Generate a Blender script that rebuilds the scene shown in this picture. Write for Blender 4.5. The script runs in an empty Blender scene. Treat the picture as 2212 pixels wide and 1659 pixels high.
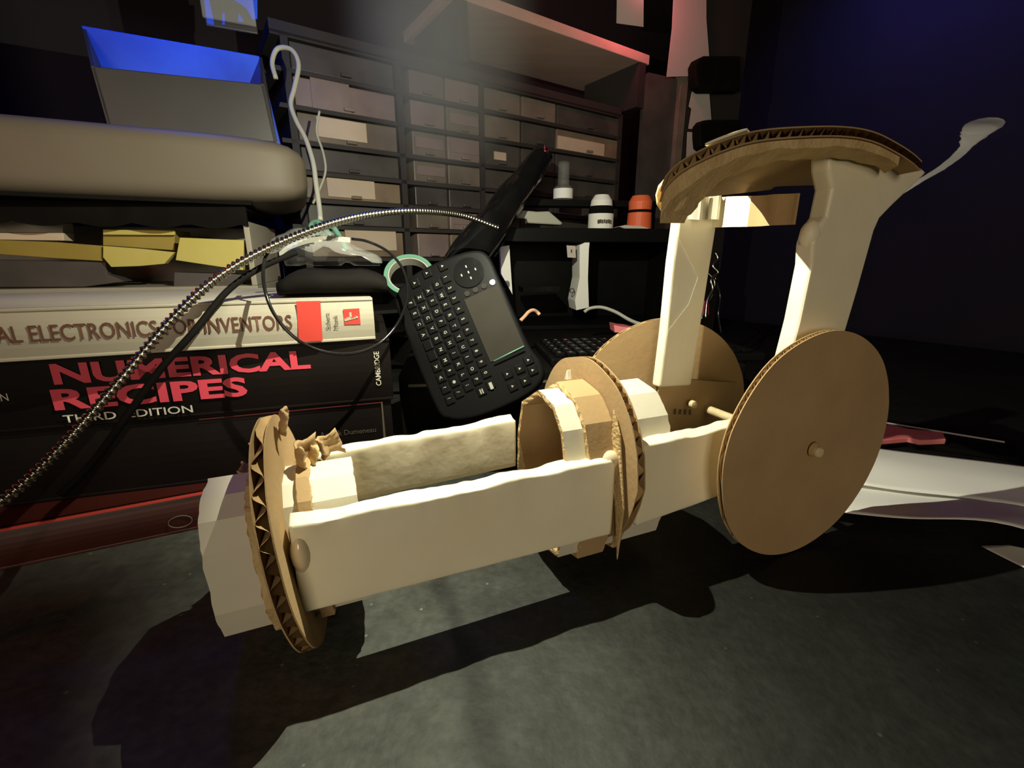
import bpy, math, random
from mathutils import Vector as V, Matrix, noise
random.seed(7)
PI = math.pi
sc = bpy.context.scene
col = sc.collection

# ------------------------------------------------------------------ camera, world, lights, exposure
TZ = 0.75                                   # table top height
FPX, PITCH, EYE = 980.0, 0.271, TZ + 0.204
cam_d = bpy.data.cameras.new('camera'); cam = bpy.data.objects.new('camera', cam_d); col.objects.link(cam)
cam.location = (0, 0, EYE); cam.rotation_euler = (PI/2 - PITCH, 0, 0)
cam_d.sensor_width = 36; cam_d.lens = FPX/2212*36; cam_d.clip_start = 0.01; cam_d.clip_end = 50
sc.camera = cam
sc.view_settings.view_transform = 'Standard'; sc.view_settings.look = 'None'
sc.view_settings.exposure = 0; sc.view_settings.gamma = 1; sc.view_settings.use_curve_mapping = False
wd = bpy.data.worlds.new('world'); sc.world = wd; wd.use_nodes = True
wd.node_tree.nodes['Background'].inputs[0].default_value = (1.0, 0.7, 0.4, 1)
wd.node_tree.nodes['Background'].inputs[1].default_value = 0.0

# frames: the cardboard model stands turned by YAW; the books by 0.3; the back of the room by 0.6
CP, SP = math.cos(PITCH), math.sin(PITCH)
EYEP = V((0, 0, EYE))
YAW = 0.396
OC = V((0.2014, 0.2822, TZ))
OX = V((math.cos(YAW), math.sin(YAW), 0)); OY = V((-math.sin(YAW), math.cos(YAW), 0)); OZ = V((0, 0, 1))
def W(x, y, z): return OC + OX*x + OY*y + OZ*z          # model frame -> room
def ray(px, py):
    u = (px-1106)/FPX; v = -(py-829.5)/FPX
    return V((u, CP + v*SP, -SP + v*CP))
def at_depth(px, py, d): return EYEP + ray(px, py)*d
def on_z(px, py, z):
    r = ray(px, py); return EYEP + r*((TZ + z - EYE)/r.z)
def on_plane(px, py, P, n):
    r = ray(px, py); return EYEP + r*((P-EYEP).dot(n)/r.dot(n))
class Frame:                                              # an upright plane turned by b about z
    def __init__(s, P, b):
        s.P = V((P.x, P.y, TZ)); s.U = V((math.cos(b), math.sin(b), 0)); s.N = V((-math.sin(b), math.cos(b), 0)); s.b = b
    def sz(s, px, py, off=0):
        q = on_plane(px, py, s.P + s.N*off, s.N); return (q-s.P).dot(s.U), q.z - TZ
    def pt(s, a, v, z): return s.P + s.U*a + s.N*v + OZ*z

LAMP = W(-0.215, 0.088, 0.343)
def light(name, kind, loc, energy, color, size=0.02, target=None, spot=None, blend=0.2):
    d = bpy.data.lights.new(name, kind); o = bpy.data.objects.new(name, d); col.objects.link(o)
    o.location = loc; d.energy = energy; d.color = color
    if kind in ('POINT', 'SPOT'): d.shadow_soft_size = size
    if kind == 'AREA': d.size = size
    if spot: d.spot_size = spot; d.spot_blend = blend
    if target is not None: o.rotation_euler = (V(target)-V(loc)).to_track_quat('-Z', 'Y').to_euler()
    return o
light('work_lamp_light', 'POINT', LAMP, 6.8, (1.0, 0.98, 0.76), 0.0012)
light('ambient_fill_light', 'AREA', (0.05, -1.25, 1.12), 6.2, (1.0, 0.84, 0.62), 0.5, target=(0.1, 0.4, 0.8))  # added warm fill from behind the camera, standing in for room ambient

# ------------------------------------------------------------------ materials
def mat(name, c, rough=0.7, c2=None, scale=30, metal=0, spec=0.3, bump=0, bscale=200, stretch=None, trans=0, emit=None, alpha=1, detail=4, coat=0, ramp=(0.35, 0.65)):
    m = bpy.data.materials.new(name); m.use_nodes = True; nt = m.node_tree; b = nt.nodes['Principled BSDF']
    b.inputs['Base Color'].default_value = (*c, 1); b.inputs['Roughness'].default_value = rough
    b.inputs['Metallic'].default_value = metal; b.inputs['Specular IOR Level'].default_value = spec
    if coat: b.inputs['Coat Weight'].default_value = coat
    if trans: b.inputs['Transmission Weight'].default_value = trans
    if alpha < 1: b.inputs['Alpha'].default_value = alpha
    if emit: b.inputs['Emission Color'].default_value = (*emit[0], 1); b.inputs['Emission Strength'].default_value = emit[1]
    tc = nt.nodes.new('ShaderNodeTexCoord'); mp = nt.nodes.new('ShaderNodeMapping'); nt.links.new(tc.outputs['Object'], mp.inputs[0])
    if stretch: mp.inputs['Scale'].default_value = stretch
    if c2:
        n = nt.nodes.new('ShaderNodeTexNoise'); n.inputs['Scale'].default_value = scale; n.inputs['Detail'].default_value = detail
        r = nt.nodes.new('ShaderNodeValToRGB'); r.color_ramp.elements[0].color = (*c, 1); r.color_ramp.elements[1].color = (*c2, 1)
        r.color_ramp.elements[0].position = ramp[0]; r.color_ramp.elements[1].position = ramp[1]
        nt.links.new(mp.outputs[0], n.inputs['Vector']); nt.links.new(n.outputs['Fac'], r.inputs[0]); nt.links.new(r.outputs[0], b.inputs['Base Color'])
    if bump:
        n = nt.nodes.new('ShaderNodeTexNoise'); n.inputs['Scale'].default_value = bscale; n.inputs['Detail'].default_value = 3
        bp = nt.nodes.new('ShaderNodeBump'); bp.inputs['Strength'].default_value = bump; bp.inputs['Distance'].default_value = 0.002
        nt.links.new(mp.outputs[0], n.inputs['Vector']); nt.links.new(n.outputs['Fac'], bp.inputs['Height']); nt.links.new(bp.outputs[0], b.inputs['Normal'])
    return m
M = {}
M['card'] = mat('cardboard', (0.38, 0.255, 0.125), 0.85, (0.45, 0.31, 0.158), 14, spec=0.15, bump=0.12, bscale=260)
M['card_dark'] = mat('cardboard_flute', (0.40, 0.26, 0.11), 0.9, (0.50, 0.33, 0.15), 60, spec=0.1)
M['card_torn'] = mat('torn_cardboard', (0.50, 0.35, 0.16), 0.9, (0.62, 0.46, 0.24), 90, spec=0.1, bump=0.6, bscale=420)
M['tape'] = mat('masking_tape', (0.84, 0.77, 0.55), 0.42, (0.88, 0.82, 0.62), 22, spec=0.4, bump=0.32, bscale=55)
M['white_card'] = mat('white_liner', (0.62, 0.58, 0.46), 0.6, (0.66, 0.62, 0.50), 20, spec=0.3, bump=0.1, bscale=150)
M['glue'] = mat('hot_glue', (0.66, 0.56, 0.38), 0.15, spec=0.6)
M['clear_tape'] = mat('clear_tape', (0.9, 0.9, 0.85), 0.12, spec=0.5, alpha=0.22)
M['wood_pin'] = mat('wooden_stick', (0.72, 0.6, 0.36), 0.5, (0.6, 0.47, 0.26), 120)
M['black'] = mat('black_plastic', (0.005, 0.005, 0.005), 0.4, (0.007, 0.007, 0.007), 20, spec=0.06)
M['matte_black'] = mat('matte_black', (0.005, 0.0045, 0.004), 0.8, (0.008, 0.007, 0.006), 30, spec=0.06)
M['gloss_black'] = mat('gloss_black', (0.006, 0.006, 0.006), 0.12, (0.01, 0.01, 0.01), 20, spec=0.5, bump=0.3, bscale=25)
M['touchpad'] = mat('touchpad_plastic', (0.022, 0.019, 0.014), 0.6, (0.026, 0.023, 0.017), 40, spec=0.1)
M['legend'] = mat('printed_legend', (0.30, 0.30, 0.26), 0.6)
M['legend_dim'] = mat('worn_legend', (0.12, 0.115, 0.10), 0.6)
M['book_white'] = mat('white_cover', (0.37, 0.34, 0.26), 0.5, (0.41, 0.38, 0.295), 12, spec=0.3)
M['book_black'] = mat('black_cover', (0.006, 0.0045, 0.004), 0.5, (0.009, 0.0065, 0.0055), 14, spec=0.1)
M['book_red'] = mat('red_cover', (0.035, 0.006, 0.004), 0.45, (0.045, 0.008, 0.005), 14, spec=0.35)
M['page'] = mat('page_block', (0.66, 0.6, 0.46), 0.9, (0.56, 0.5, 0.38), 8, stretch=(1, 1, 60))
M['ink_brown'] = mat('brown_ink', (0.12, 0.05, 0.03), 0.6)
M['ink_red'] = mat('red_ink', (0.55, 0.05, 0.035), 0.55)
M['ink_pink'] = mat('magenta_ink', (0.72, 0.07, 0.11), 0.5)
M['ink_white'] = mat('white_ink', (0.62, 0.60, 0.50), 0.6)
M['ink_grey'] = mat('grey_ink', (0.10, 0.085, 0.06), 0.6)
M['ink_maroon'] = mat('maroon_ink', (0.10, 0.012, 0.012), 0.6)
M['metal'] = mat('bright_metal', (0.40, 0.38, 0.32), 0.25, metal=1)
M['pale'] = mat('pale_plastic', (0.105, 0.088, 0.062), 0.55, (0.118, 0.098, 0.07), 9, spec=0.35)
M['cable_white'] = mat('white_cable', (0.36, 0.36, 0.30), 0.45)
M['teal'] = mat('teal_plastic', (0.10, 0.24, 0.165), 0.4, (0.12, 0.27, 0.19), 30)
M['clear'] = mat('clear_plastic', (0.5, 0.5, 0.46), 0.15, spec=0.5, alpha=0.13, bump=0.5, bscale=40)
M['yellow'] = mat('yellow_card', (0.46, 0.39, 0.10), 0.7, (0.50, 0.43, 0.13), 20)
M['ochre'] = mat('ochre_card', (0.26, 0.19, 0.035), 0.7, (0.30, 0.225, 0.05), 20)
M['bin_grey'] = mat('grey_bin_plastic', (0.30, 0.28, 0.22), 0.5, (0.34, 0.31, 0.25), 16)
M['frost'] = mat('frosted_plastic', (0.020, 0.019, 0.020), 0.4, (0.03, 0.028, 0.03), 10, spec=0.5)
M['blue'] = mat('painted_blue_glow', (0.010, 0.045, 0.50), 0.4, (0.02, 0.09, 0.75), 14, spec=0.4)  # the strip light's glow and glints are put into this colour
M['led_blue'] = mat('blue_led', (0.02, 0.05, 0.3), 0.4, emit=((0.03, 0.12, 1.0), 1.6))
M['shelf'] = mat('shelf_board', (0.56, 0.38, 0.31), 0.6, (0.62, 0.42, 0.34), 6, stretch=(1, 8, 8))
M['cab'] = mat('cabinet_frame', (0.030, 0.026, 0.024), 0.6, (0.036, 0.03, 0.028), 10)
M['dr_a'] = mat('smoky_drawer', (0.13, 0.105, 0.085), 0.4, (0.19, 0.155, 0.12), 18, spec=0.4)
M['dr_b'] = mat('brown_drawer', (0.17, 0.12, 0.08), 0.4, (0.24, 0.18, 0.12), 22, spec=0.4)
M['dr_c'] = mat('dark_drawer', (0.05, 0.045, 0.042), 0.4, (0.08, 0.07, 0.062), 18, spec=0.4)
M['dr_d'] = mat('mauve_drawer', (0.19, 0.14, 0.13), 0.4, (0.25, 0.19, 0.17), 18, spec=0.4)
M['label_tan'] = mat('tan_label', (0.50, 0.40, 0.29), 0.8, (0.56, 0.45, 0.33), 20)
M['paper'] = mat('white_paper', (0.88, 0.87, 0.81), 0.75, (0.91, 0.90, 0.84), 8, spec=0.2, bump=0.15, bscale=18)
M['paper_dim'] = mat('note_paper', (0.50, 0.44, 0.40), 0.85, (0.54, 0.48, 0.44), 8)
M['orange'] = mat('orange_plastic', (0.80, 0.14, 0.05), 0.45, (0.84, 0.17, 0.07), 20)
M['pink'] = mat('pink_plastic', (0.85, 0.20, 0.20), 0.3, (0.9, 0.28, 0.28), 25, spec=0.5)
M['copper'] = mat('salmon_wire', (0.75, 0.42, 0.28), 0.45)
M['tissue'] = mat('tissue_wisp', (0.8, 0.76, 0.72), 0.9, alpha=0.22)
M['white_shade'] = mat('lamp_shade_enamel', (0.02, 0.02, 0.02), 0.5)
M['wall'] = mat('dark_wall_paint', (0.020, 0.017, 0.020), 0.9, (0.026, 0.021, 0.025), 3)
M['floor'] = mat('floor_boards', (0.08, 0.05, 0.03), 0.6, (0.10, 0.065, 0.04), 4, stretch=(1, 10, 1))

def table_material():
    """worn grey top, tone darkening from left to right, with one narrow dark band"""
    m = mat('grey_worn_table', (0.8, 0.8, 0.8), 0.62, (1.15, 1.15, 1.15), 11, spec=0.25, bump=0.25, bscale=220, detail=9)
    nt = m.node_tree; b = nt.nodes['Principled BSDF']; L = nt.links.new
    src = b.inputs['Base Color'].links[0].from_socket
    geo = nt.nodes.new('ShaderNodeNewGeometry')
    dot = nt.nodes.new('ShaderNodeVectorMath'); dot.operation = 'DOT_PRODUCT'; dot.inputs[1].default_value = OX
    L(geo.outputs['Position'], dot.inputs[0])
    big = nt.nodes.new('ShaderNodeTexNoise'); big.inputs['Scale'].default_value = 16; big.inputs['Detail'].default_value = 7
    L(geo.outputs['Position'], big.inputs['Vector'])
    def m2(op, a, bb):
        n = nt.nodes.new('ShaderNodeMath'); n.operation = op
        for i, q in enumerate((a, bb)):
            if isinstance(q, (int, float)): n.inputs[i].default_value = q
            else: L(q, n.inputs[i])
        return n.outputs[0]
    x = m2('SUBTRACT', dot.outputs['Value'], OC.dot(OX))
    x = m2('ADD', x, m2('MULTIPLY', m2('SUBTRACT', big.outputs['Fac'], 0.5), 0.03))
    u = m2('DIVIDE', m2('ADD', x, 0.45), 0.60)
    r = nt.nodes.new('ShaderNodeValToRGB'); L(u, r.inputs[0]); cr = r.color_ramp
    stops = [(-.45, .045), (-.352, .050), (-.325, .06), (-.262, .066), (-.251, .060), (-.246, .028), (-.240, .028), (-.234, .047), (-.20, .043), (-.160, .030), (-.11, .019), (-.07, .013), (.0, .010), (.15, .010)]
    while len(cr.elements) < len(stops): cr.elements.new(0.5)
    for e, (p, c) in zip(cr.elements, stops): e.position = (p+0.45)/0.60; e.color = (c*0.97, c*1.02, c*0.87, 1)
    fine = nt.nodes.new('ShaderNodeTexNoise'); fine.inputs['Scale'].default_value = 160; fine.inputs['Detail'].default_value = 6
    L(geo.outputs['Position'], fine.inputs['Vector'])
    mr = nt.nodes.new('ShaderNodeMapRange'); mr.inputs[1].default_value = 0.3; mr.inputs[2].default_value = 0.7; mr.inputs[3].default_value = 0.78; mr.inputs[4].default_value = 1.2
    L(fine.outputs['Fac'], mr.inputs[0])
    def mul(p, q):
        n = nt.nodes.new('ShaderNodeMix'); n.data_type = 'RGBA'; n.blend_type = 'MULTIPLY'; n.inputs[0].default_value = 1
        L(p, n.inputs[6]); L(q, n.inputs[7]); return n.outputs[2]
    vo = nt.nodes.new('ShaderNodeTexVoronoi'); vo.inputs['Scale'].default_value = 55; L(geo.outputs['Position'], vo.inputs['Vector'])
    fk = nt.nodes.new('ShaderNodeMapRange'); fk.inputs[1].default_value = 0.035; fk.inputs[2].default_value = 0.06; fk.inputs[3].default_value = 3.0; fk.inputs[4].default_value = 1.0
    L(vo.outputs['Distance'], fk.inputs[0])
    mo = nt.nodes.new('ShaderNodeTexNoise'); mo.inputs['Scale'].default_value = 45; mo.inputs['Detail'].default_value = 8; mo.inputs['Roughness'].default_value = 0.7; L(geo.outputs['Position'], mo.inputs['Vector'])
    m3 = nt.nodes.new('ShaderNodeMapRange'); m3.inputs[1].default_value = 0.35; m3.inputs[2].default_value = 0.65; m3.inputs[3].default_value = 0.72; m3.inputs[4].default_value = 1.22; L(mo.outputs['Fac'], m3.inputs[0])
    L(mul(mul(mul(mul(src, r.outputs[0]), mr.outputs[0]), fk.outputs[0]), m3.outputs[0]), b.inputs['Base Color'])
    return m
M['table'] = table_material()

# ------------------------------------------------------------------ mesh helpers
class MB:
    def __init__(s): s.v = []; s.f = []; s.mi = []
    def add(s, vs, fs, mi=0):
        k = len(s.v); s.v += [V(p) for p in vs]; s.f += [[i+k for i in f] for f in fs]; s.mi += [mi]*len(fs); return s
    def box(s, c, a, b, d, mi=0):           # centre and three half vectors
        vs = [c + a*i + b*j + d*k for i in (-1, 1) for j in (-1, 1) for k in (-1, 1)]
        return s.add(vs, [(0,1,3,2), (4,6,7,5), (0,4,5,1), (2,3,7,6), (0,2,6,4), (1,5,7,3)], mi)
    def prism(s, pts, t, mi=0):             # polygon extruded along vector t
        n = len(pts); pts = [V(p) for p in pts]
        vs = pts + [p + t for p in pts]
        return s.add(vs, [list(range(n))[::-1], list(range(n, 2*n))] + [(i, (i+1) % n, n+(i+1) % n, n+i) for i in range(n)], mi)
    def loft(s, rings, closed=True, caps=True, mi=0):
        n = len(rings[0]); vs = [p for r in rings for p in r]; fs = []
        for i in range(len(rings)-1):
            for j in range(n if closed else n-1):
                fs.append((i*n+j, i*n+(j+1) % n, (i+1)*n+(j+1) % n, (i+1)*n+j))
        if caps and closed:
            fs.append(list(range(n))[::-1]); fs.append([(len(rings)-1)*n+j for j in range(n)])
        return s.add(vs, fs, mi)
    def tube(s, pts, r, n=10, mi=0):
        pts = [V(p) for p in pts]; rs = r if isinstance(r, (list, tuple)) else [r]*len(pts)
        up = None; rings = []
        for i, p in enumerate(pts):
            t = (pts[min(i+1, len(pts)-1)] - pts[max(i-1, 0)]).normalized()
            if up is None: up = t.orthogonal().normalized()
            up = (up - t*up.dot(t)); up = up.normalized() if up.length > 1e-6 else t.orthogonal().normalized()
            w = t.cross(up)
            rings.append([p + (up*math.cos(2*PI*k/n) + w*math.sin(2*PI*k/n))*rs[i] for k in range(n)])
        return s.loft(rings, mi=mi)
    def lathe(s, c, ax, prof, n=28, mi=0, caps=True):  # prof: (radius, height along ax)
        ax = ax.normalized(); e1 = ax.orthogonal().normalized(); e2 = ax.cross(e1)
        return s.loft([[c + ax*h + (e1*math.cos(2*PI*k/n) + e2*math.sin(2*PI*k/n))*max(r, 1e-5) for k in range(n)] for r, h in prof], caps=caps, mi=mi)
    def build(s, name, mats, parent=None, bevel=0, smooth=False, solid=0, sub=0, segs=2):
        me = bpy.data.meshes.new(name); me.from_pydata([p[:] for p in s.v], [], s.f); me.update()
        for m_ in (mats if isinstance(mats, (list, tuple)) else [mats]): me.materials.append(m_)
        for p, i in zip(me.polygons, s.mi): p.material_index = i; p.use_smooth = smooth
        o = bpy.data.objects.new(name, me); col.objects.link(o)
        if parent is None:                  # origin at the base of the thing
            xs = [p for p in s.v]; c = V((sum(p.x for p in xs)/len(xs), sum(p.y for p in xs)/len(xs), min(p.z for p in xs)))
            me.transform(Matrix.Translation(-c)); o.location = c
        else: hang(o, parent)
        if solid: md = o.modifiers.new('solid', 'SOLIDIFY'); md.thickness = solid; md.offset = 0
        if sub: md = o.modifiers.new('sub', 'SUBSURF'); md.levels = sub; md.render_levels = sub
        if bevel: md = o.modifiers.new('bevel', 'BEVEL'); md.width = bevel; md.segments = segs; md.limit_method = 'ANGLE'; md.angle_limit = math.radians(40)
        return o
def hang(o, parent):                        # parts keep their room coordinates under an unrotated parent
    o.parent = parent
    o.matrix_parent_inverse = Matrix() if parent.parent else Matrix.Translation(-parent.location)
def tag(o, label, cat, group=None):
    o['label'] = label; o['category'] = cat
    if group: o['group'] = group
    return o
def thing(name, loc, label, cat, group=None):
    o = bpy.data.objects.new(name, None); col.objects.link(o); o.location = loc; o.empty_display_size = 0.02
    return tag(o, label, cat, group)
def structure(o): o['kind'] = 'structure'; return o
def bez(ps, n=40):                          # Catmull-Rom through points
    ps = [V(p) for p in ps]; q = [ps[0]*2-ps[1]] + ps + [ps[-1]*2-ps[-2]]; out = []
    segs = len(ps)-1
    for i in range(segs):
        k = max(2, n//segs)
        for j in range(k):
            t = j/k; a, b, c, d = q[i:i+4]
            out.append(0.5*((b*2) + (c-a)*t + (a*2-b*5+c*4-d)*t*t + (b*3-a-c*3+d)*t**3))
    out.append(ps[-1]); return out
def text_part(name, body, m, parent, origin, ex, ey, width=None, height=None, bold=0.0, lift=0.0004):
    """lettering laid on a surface: origin is its lower left, ex along the line, ey up"""
    cu = bpy.data.curves.new(name, 'FONT'); cu.body = body; cu.size = 1; cu.offset = bold; cu.resolution_u = 3
    f = bpy.data.objects.new('tmp', cu); col.objects.link(f); dg = bpy.context.evaluated_depsgraph_get(); dg.update()
    me = bpy.data.meshes.new_from_object(f.evaluated_get(dg)); bpy.data.objects.remove(f); bpy.data.curves.remove(cu)
    xs = [v.co.x for v in me.vertices]; ys = [v.co.y for v in me.vertices]
    x0, x1, y0, y1 = min(xs), max(xs), min(ys), max(ys)
    sy = height/(y1-y0) if height else width/(x1-x0)
    sx = width/(x1-x0) if width else sy
    n = ex.cross(ey).normalized()
    for v in me.vertices: v.co = origin + ex*((v.co.x-x0)*sx) + ey*((v.co.y-y0)*sy) + n*lift
    me.materials.append(m); o = bpy.data.objects.new(name, me); col.objects.link(o)
    hang(o, parent); return o

def corrugated(mb, outline, P, e1, e2, n, t=0.004, pitch=0.0075, ang=0.0, liner=0.0007, mi_f=0, mi_b=0, mi_w=1):
    """corrugated board: two liners cut to the outline and the waved flute sheet between them"""
    pts = [P + e1*x + e2*y for x, y in outline]
    mb.prism([p + n*(t/2-liner) for p in pts], n*liner, mi_f)
    mb.prism([p - n*(t/2) for p in pts], n*liner, mi_b)
    ca, sa = math.cos(ang), math.sin(ang)
    q = [(x*ca+y*sa, -x*sa+y*ca) for x, y in outline]
    u0, u1 = min(a for a, b in q), max(a for a, b in q); N = int((u1-u0)/pitch*10)
    rows = []
    for i in range(N+1):
        u = u0 + (u1-u0)*(i+0.5)/(N+1); vs = []
        for k in range(len(q)):
            (a, b), (c, d) = q[k], q[(k+1) % len(q)]
            if (a-u)*(c-u) < 0: vs.append(b + (d-b)*(u-a)/(c-a))
        if len(vs) < 2: continue
        h = (t/2-liner*1.2)*math.sin(2*PI*u/pitch)
        rows.append([P + e1*(u*ca - v*sa) + e2*(u*sa + v*ca) + n*h for v in (min(vs), max(vs))])
    vs = [p for r in rows for p in r]
    mb.add(vs, [(2*i, 2*i+1, 2*i+3, 2*i+2) for i in range(len(rows)-1)], mi_w)
def disc_outline(r, n=120, wob=0.012, seed=0, ry=None):
    ry = ry or r
    return [((r*(1+wob*noise.noise(V((math.cos(a)*2.2, math.sin(a)*2.2, seed)))+wob*0.3*noise.noise(V((math.cos(a)*9, math.sin(a)*9, seed+5)))))*math.cos(a),
             (ry*(1+wob*noise.noise(V((math.cos(a)*2.2, math.sin(a)*2.2, seed)))))*math.sin(a)) for a in [2*PI*k/n for k in range(n)]]

# ------------------------------------------------------------------ the room
K = Frame(at_depth(960, 300, 0.80), 0.60)             # front of the drawer cabinet
def kbox(mb, s0, s1, v0, v1, z0, z1, mi=0, F=K):
    return mb.box(F.pt((s0+s1)/2, (v0+v1)/2, (z0+z1)/2), F.U*((s1-s0)/2), F.N*((v1-v0)/2), OZ*((z1-z0)/2), mi)
S0, S1, V0, V1, ZF, ZC = -1.6, 1.5, -2.3, 0.36, -TZ, 1.7
def slab(name, *a, m='wall'): return structure(kbox(MB(), *a).build(name, M[m]))
slab('floor', S0-.1, S1+.1, V0-.1, V1+.1, ZF-.1, ZF, m='floor')
slab('ceiling', S0-.1, S1+.1, V0-.1, V1+.1, ZC, ZC+.1)
slab('wall_back', S0-.1, S1+.1, V1, V1+.1, ZF, ZC)
slab('wall_front', S0-.1, S1+.1, V0-.1, V0, ZF, ZC)
slab('wall_left', S0-.1, S0, V0, V1, ZF, ZC)
slab('wall_right', S1, S1+.1, V0, V1, ZF, ZC)

# workbench
wb = thing('workbench', K.pt(-.05, -.4, ZF), 'worn grey workbench top under the cardboard model', 'table')
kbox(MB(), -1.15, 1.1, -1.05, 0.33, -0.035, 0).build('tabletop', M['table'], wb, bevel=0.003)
for s in (-1.1, 1.05):
    for v in (-1.0, 0.28):
        kbox(MB(), s-.03, s+.03, v-.03, v+.03, ZF, -0.035).build('leg', M['matte_black'], wb)

# hanging work lamp above the frame
lp = thing('work_lamp', LAMP, 'black work lamp hanging above the cardboard model', 'lamp')
MB().lathe(LAMP, OZ, [(0.0, 0.022), (0.009, 0.022), (0.011, 0.028), (0.011, 0.05), (0.004, 0.056), (0.0, 0.056)], 30).build('socket', M['white_shade'], lp, smooth=True)
MB().prism([LAMP - OX*0.005 + OY*y + OZ*z for y, z in ((.0021, .045), (.0021, -.0090), (-.003, -.0108), (-.034, -.0108), (-.034, .045))], -OX*0.0008).build('added_light_blocker', M['white_shade'], lp)  # added unseen flap, shaped to cut the lamp's light towards the left
MB().prism([LAMP - OX*0.005 + OY*y + OZ*.044 for y in (-.012, .0021)] + [LAMP + OX*0.012 + OY*y + OZ*.044 for y in (.0021, -.012)], OZ*0.003).build('blocker_bracket', M['white_shade'], lp)  # carries the added light-blocking flap
MB().tube([LAMP + OZ*0.055, LAMP + OZ*(ZC-0.36)], 0.003).build('cord', M['black'], lp)

# ------------------------------------------------------------------ the cardboard model
cm = thing('cardboard_vehicle', W(-0.14, 0.06, 0), 'handmade cardboard vehicle model with two big wheels, taped rails and a canopy on posts', 'model')
CW = [M['card'], M['card_dark']]
def board(name, outline, P, e1, e2, n, parent=cm, mats=CW, **k):
    mb = MB(); corrugated(mb, outline, P, e1, e2, n, **k); return mb.build(name, mats, parent)
# wheels
for nm_y, cx, cz, sd, lab in ((0.002, 0.0, 0.0805, 1, 'near'), (0.1085, -0.036, 0.079, 4, 'far')):
    R = 0.0795 if lab == 'near' else 0.078
    td = 0.0 if sd == 1 else -0.22
    wx = OX*math.cos(td) + OY*math.sin(td); wy = OY*math.cos(td) - OX*math.sin(td)
    w = board('wheel', disc_outline(R, 150, 0.010, sd), W(cx, nm_y, cz), wx, OZ, -wy, t=0.0044, pitch=0.0062, ang=0.25 if sd == 1 else 1.45)
    y0 = nm_y-0.006 if sd == 1 else nm_y-0.008
    MB().lathe(W(cx+.001, nm_y + 0.004, cz-.001), -OY, [(0, 0), (0.0037, 0), (0.0037, 0.0105), (0.0030, 0.0118), (0, 0.012)], 18).build('axle_pin', M['wood_pin'], w, smooth=False)
    if sd == 1:
        MB().lathe(W(cx+.0, nm_y - 0.0023, cz), -OY, [(0.0040, 0), (0.0053, 0.0012), (0.0045, 0.0022), (0.0037, 0.0025)], 18).build('axle_washer', M['card_dark'], w)
# long taped rails: rounded strips with wrinkled tape
def rail(name, x0, x1, y, zc0, zc1, h0, h1, t=0.011, seed=0, parent=cm, m='tape', amp=0.0011):
    rings = []; N = 110; n = 44
    for i in range(N+1):
        f = i/N; x = x0+(x1-x0)*f; zc = zc0+(zc1-zc0)*f; h = (h0+(h1-h0)*f)/2
        ring = []
        for k in range(n):
            a = 2*PI*k/n; ca, sa = math.cos(a), math.sin(a); p = 0.14
            yy = math.copysign(abs(ca)**p, ca)*t/2; zz = math.copysign(abs(sa)**0.20, sa)*h
            top = max(0, (sa+0.1))
            g = noise.noise(V((x*55, yy*150+seed*7, zz*45)))*amp*(0.25+1.5*top) + noise.noise(V((x*160+seed, yy*300, zz*130)))*amp*0.55*top
            ring.append(W(x, y+yy+ca*g, zc+zz+sa*g + 0.0004*math.sin(x*60+seed)*top))
        rings.append(ring)
    return MB().loft(rings).build(name, M[m], parent, smooth=True)
rail('side_rail', -0.318, -0.143, 0.0275, 0.0635, 0.0635, 0.047, 0.051, 0.013, 1)
rail('side_rail', -0.314, -0.1735, 0.1055, 0.0685, 0.0735, 0.036, 0.037, 0.011, 5)
rail('rear_rail', -0.1235, -0.030, 0.0265, 0.0665, 0.0730, 0.054, 0.050, 0.012, 9)
rail('rear_rail', -0.1235, -0.060, 0.0985, 0.0720, 0.0750, 0.040, 0.040, 0.009, 12)
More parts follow.
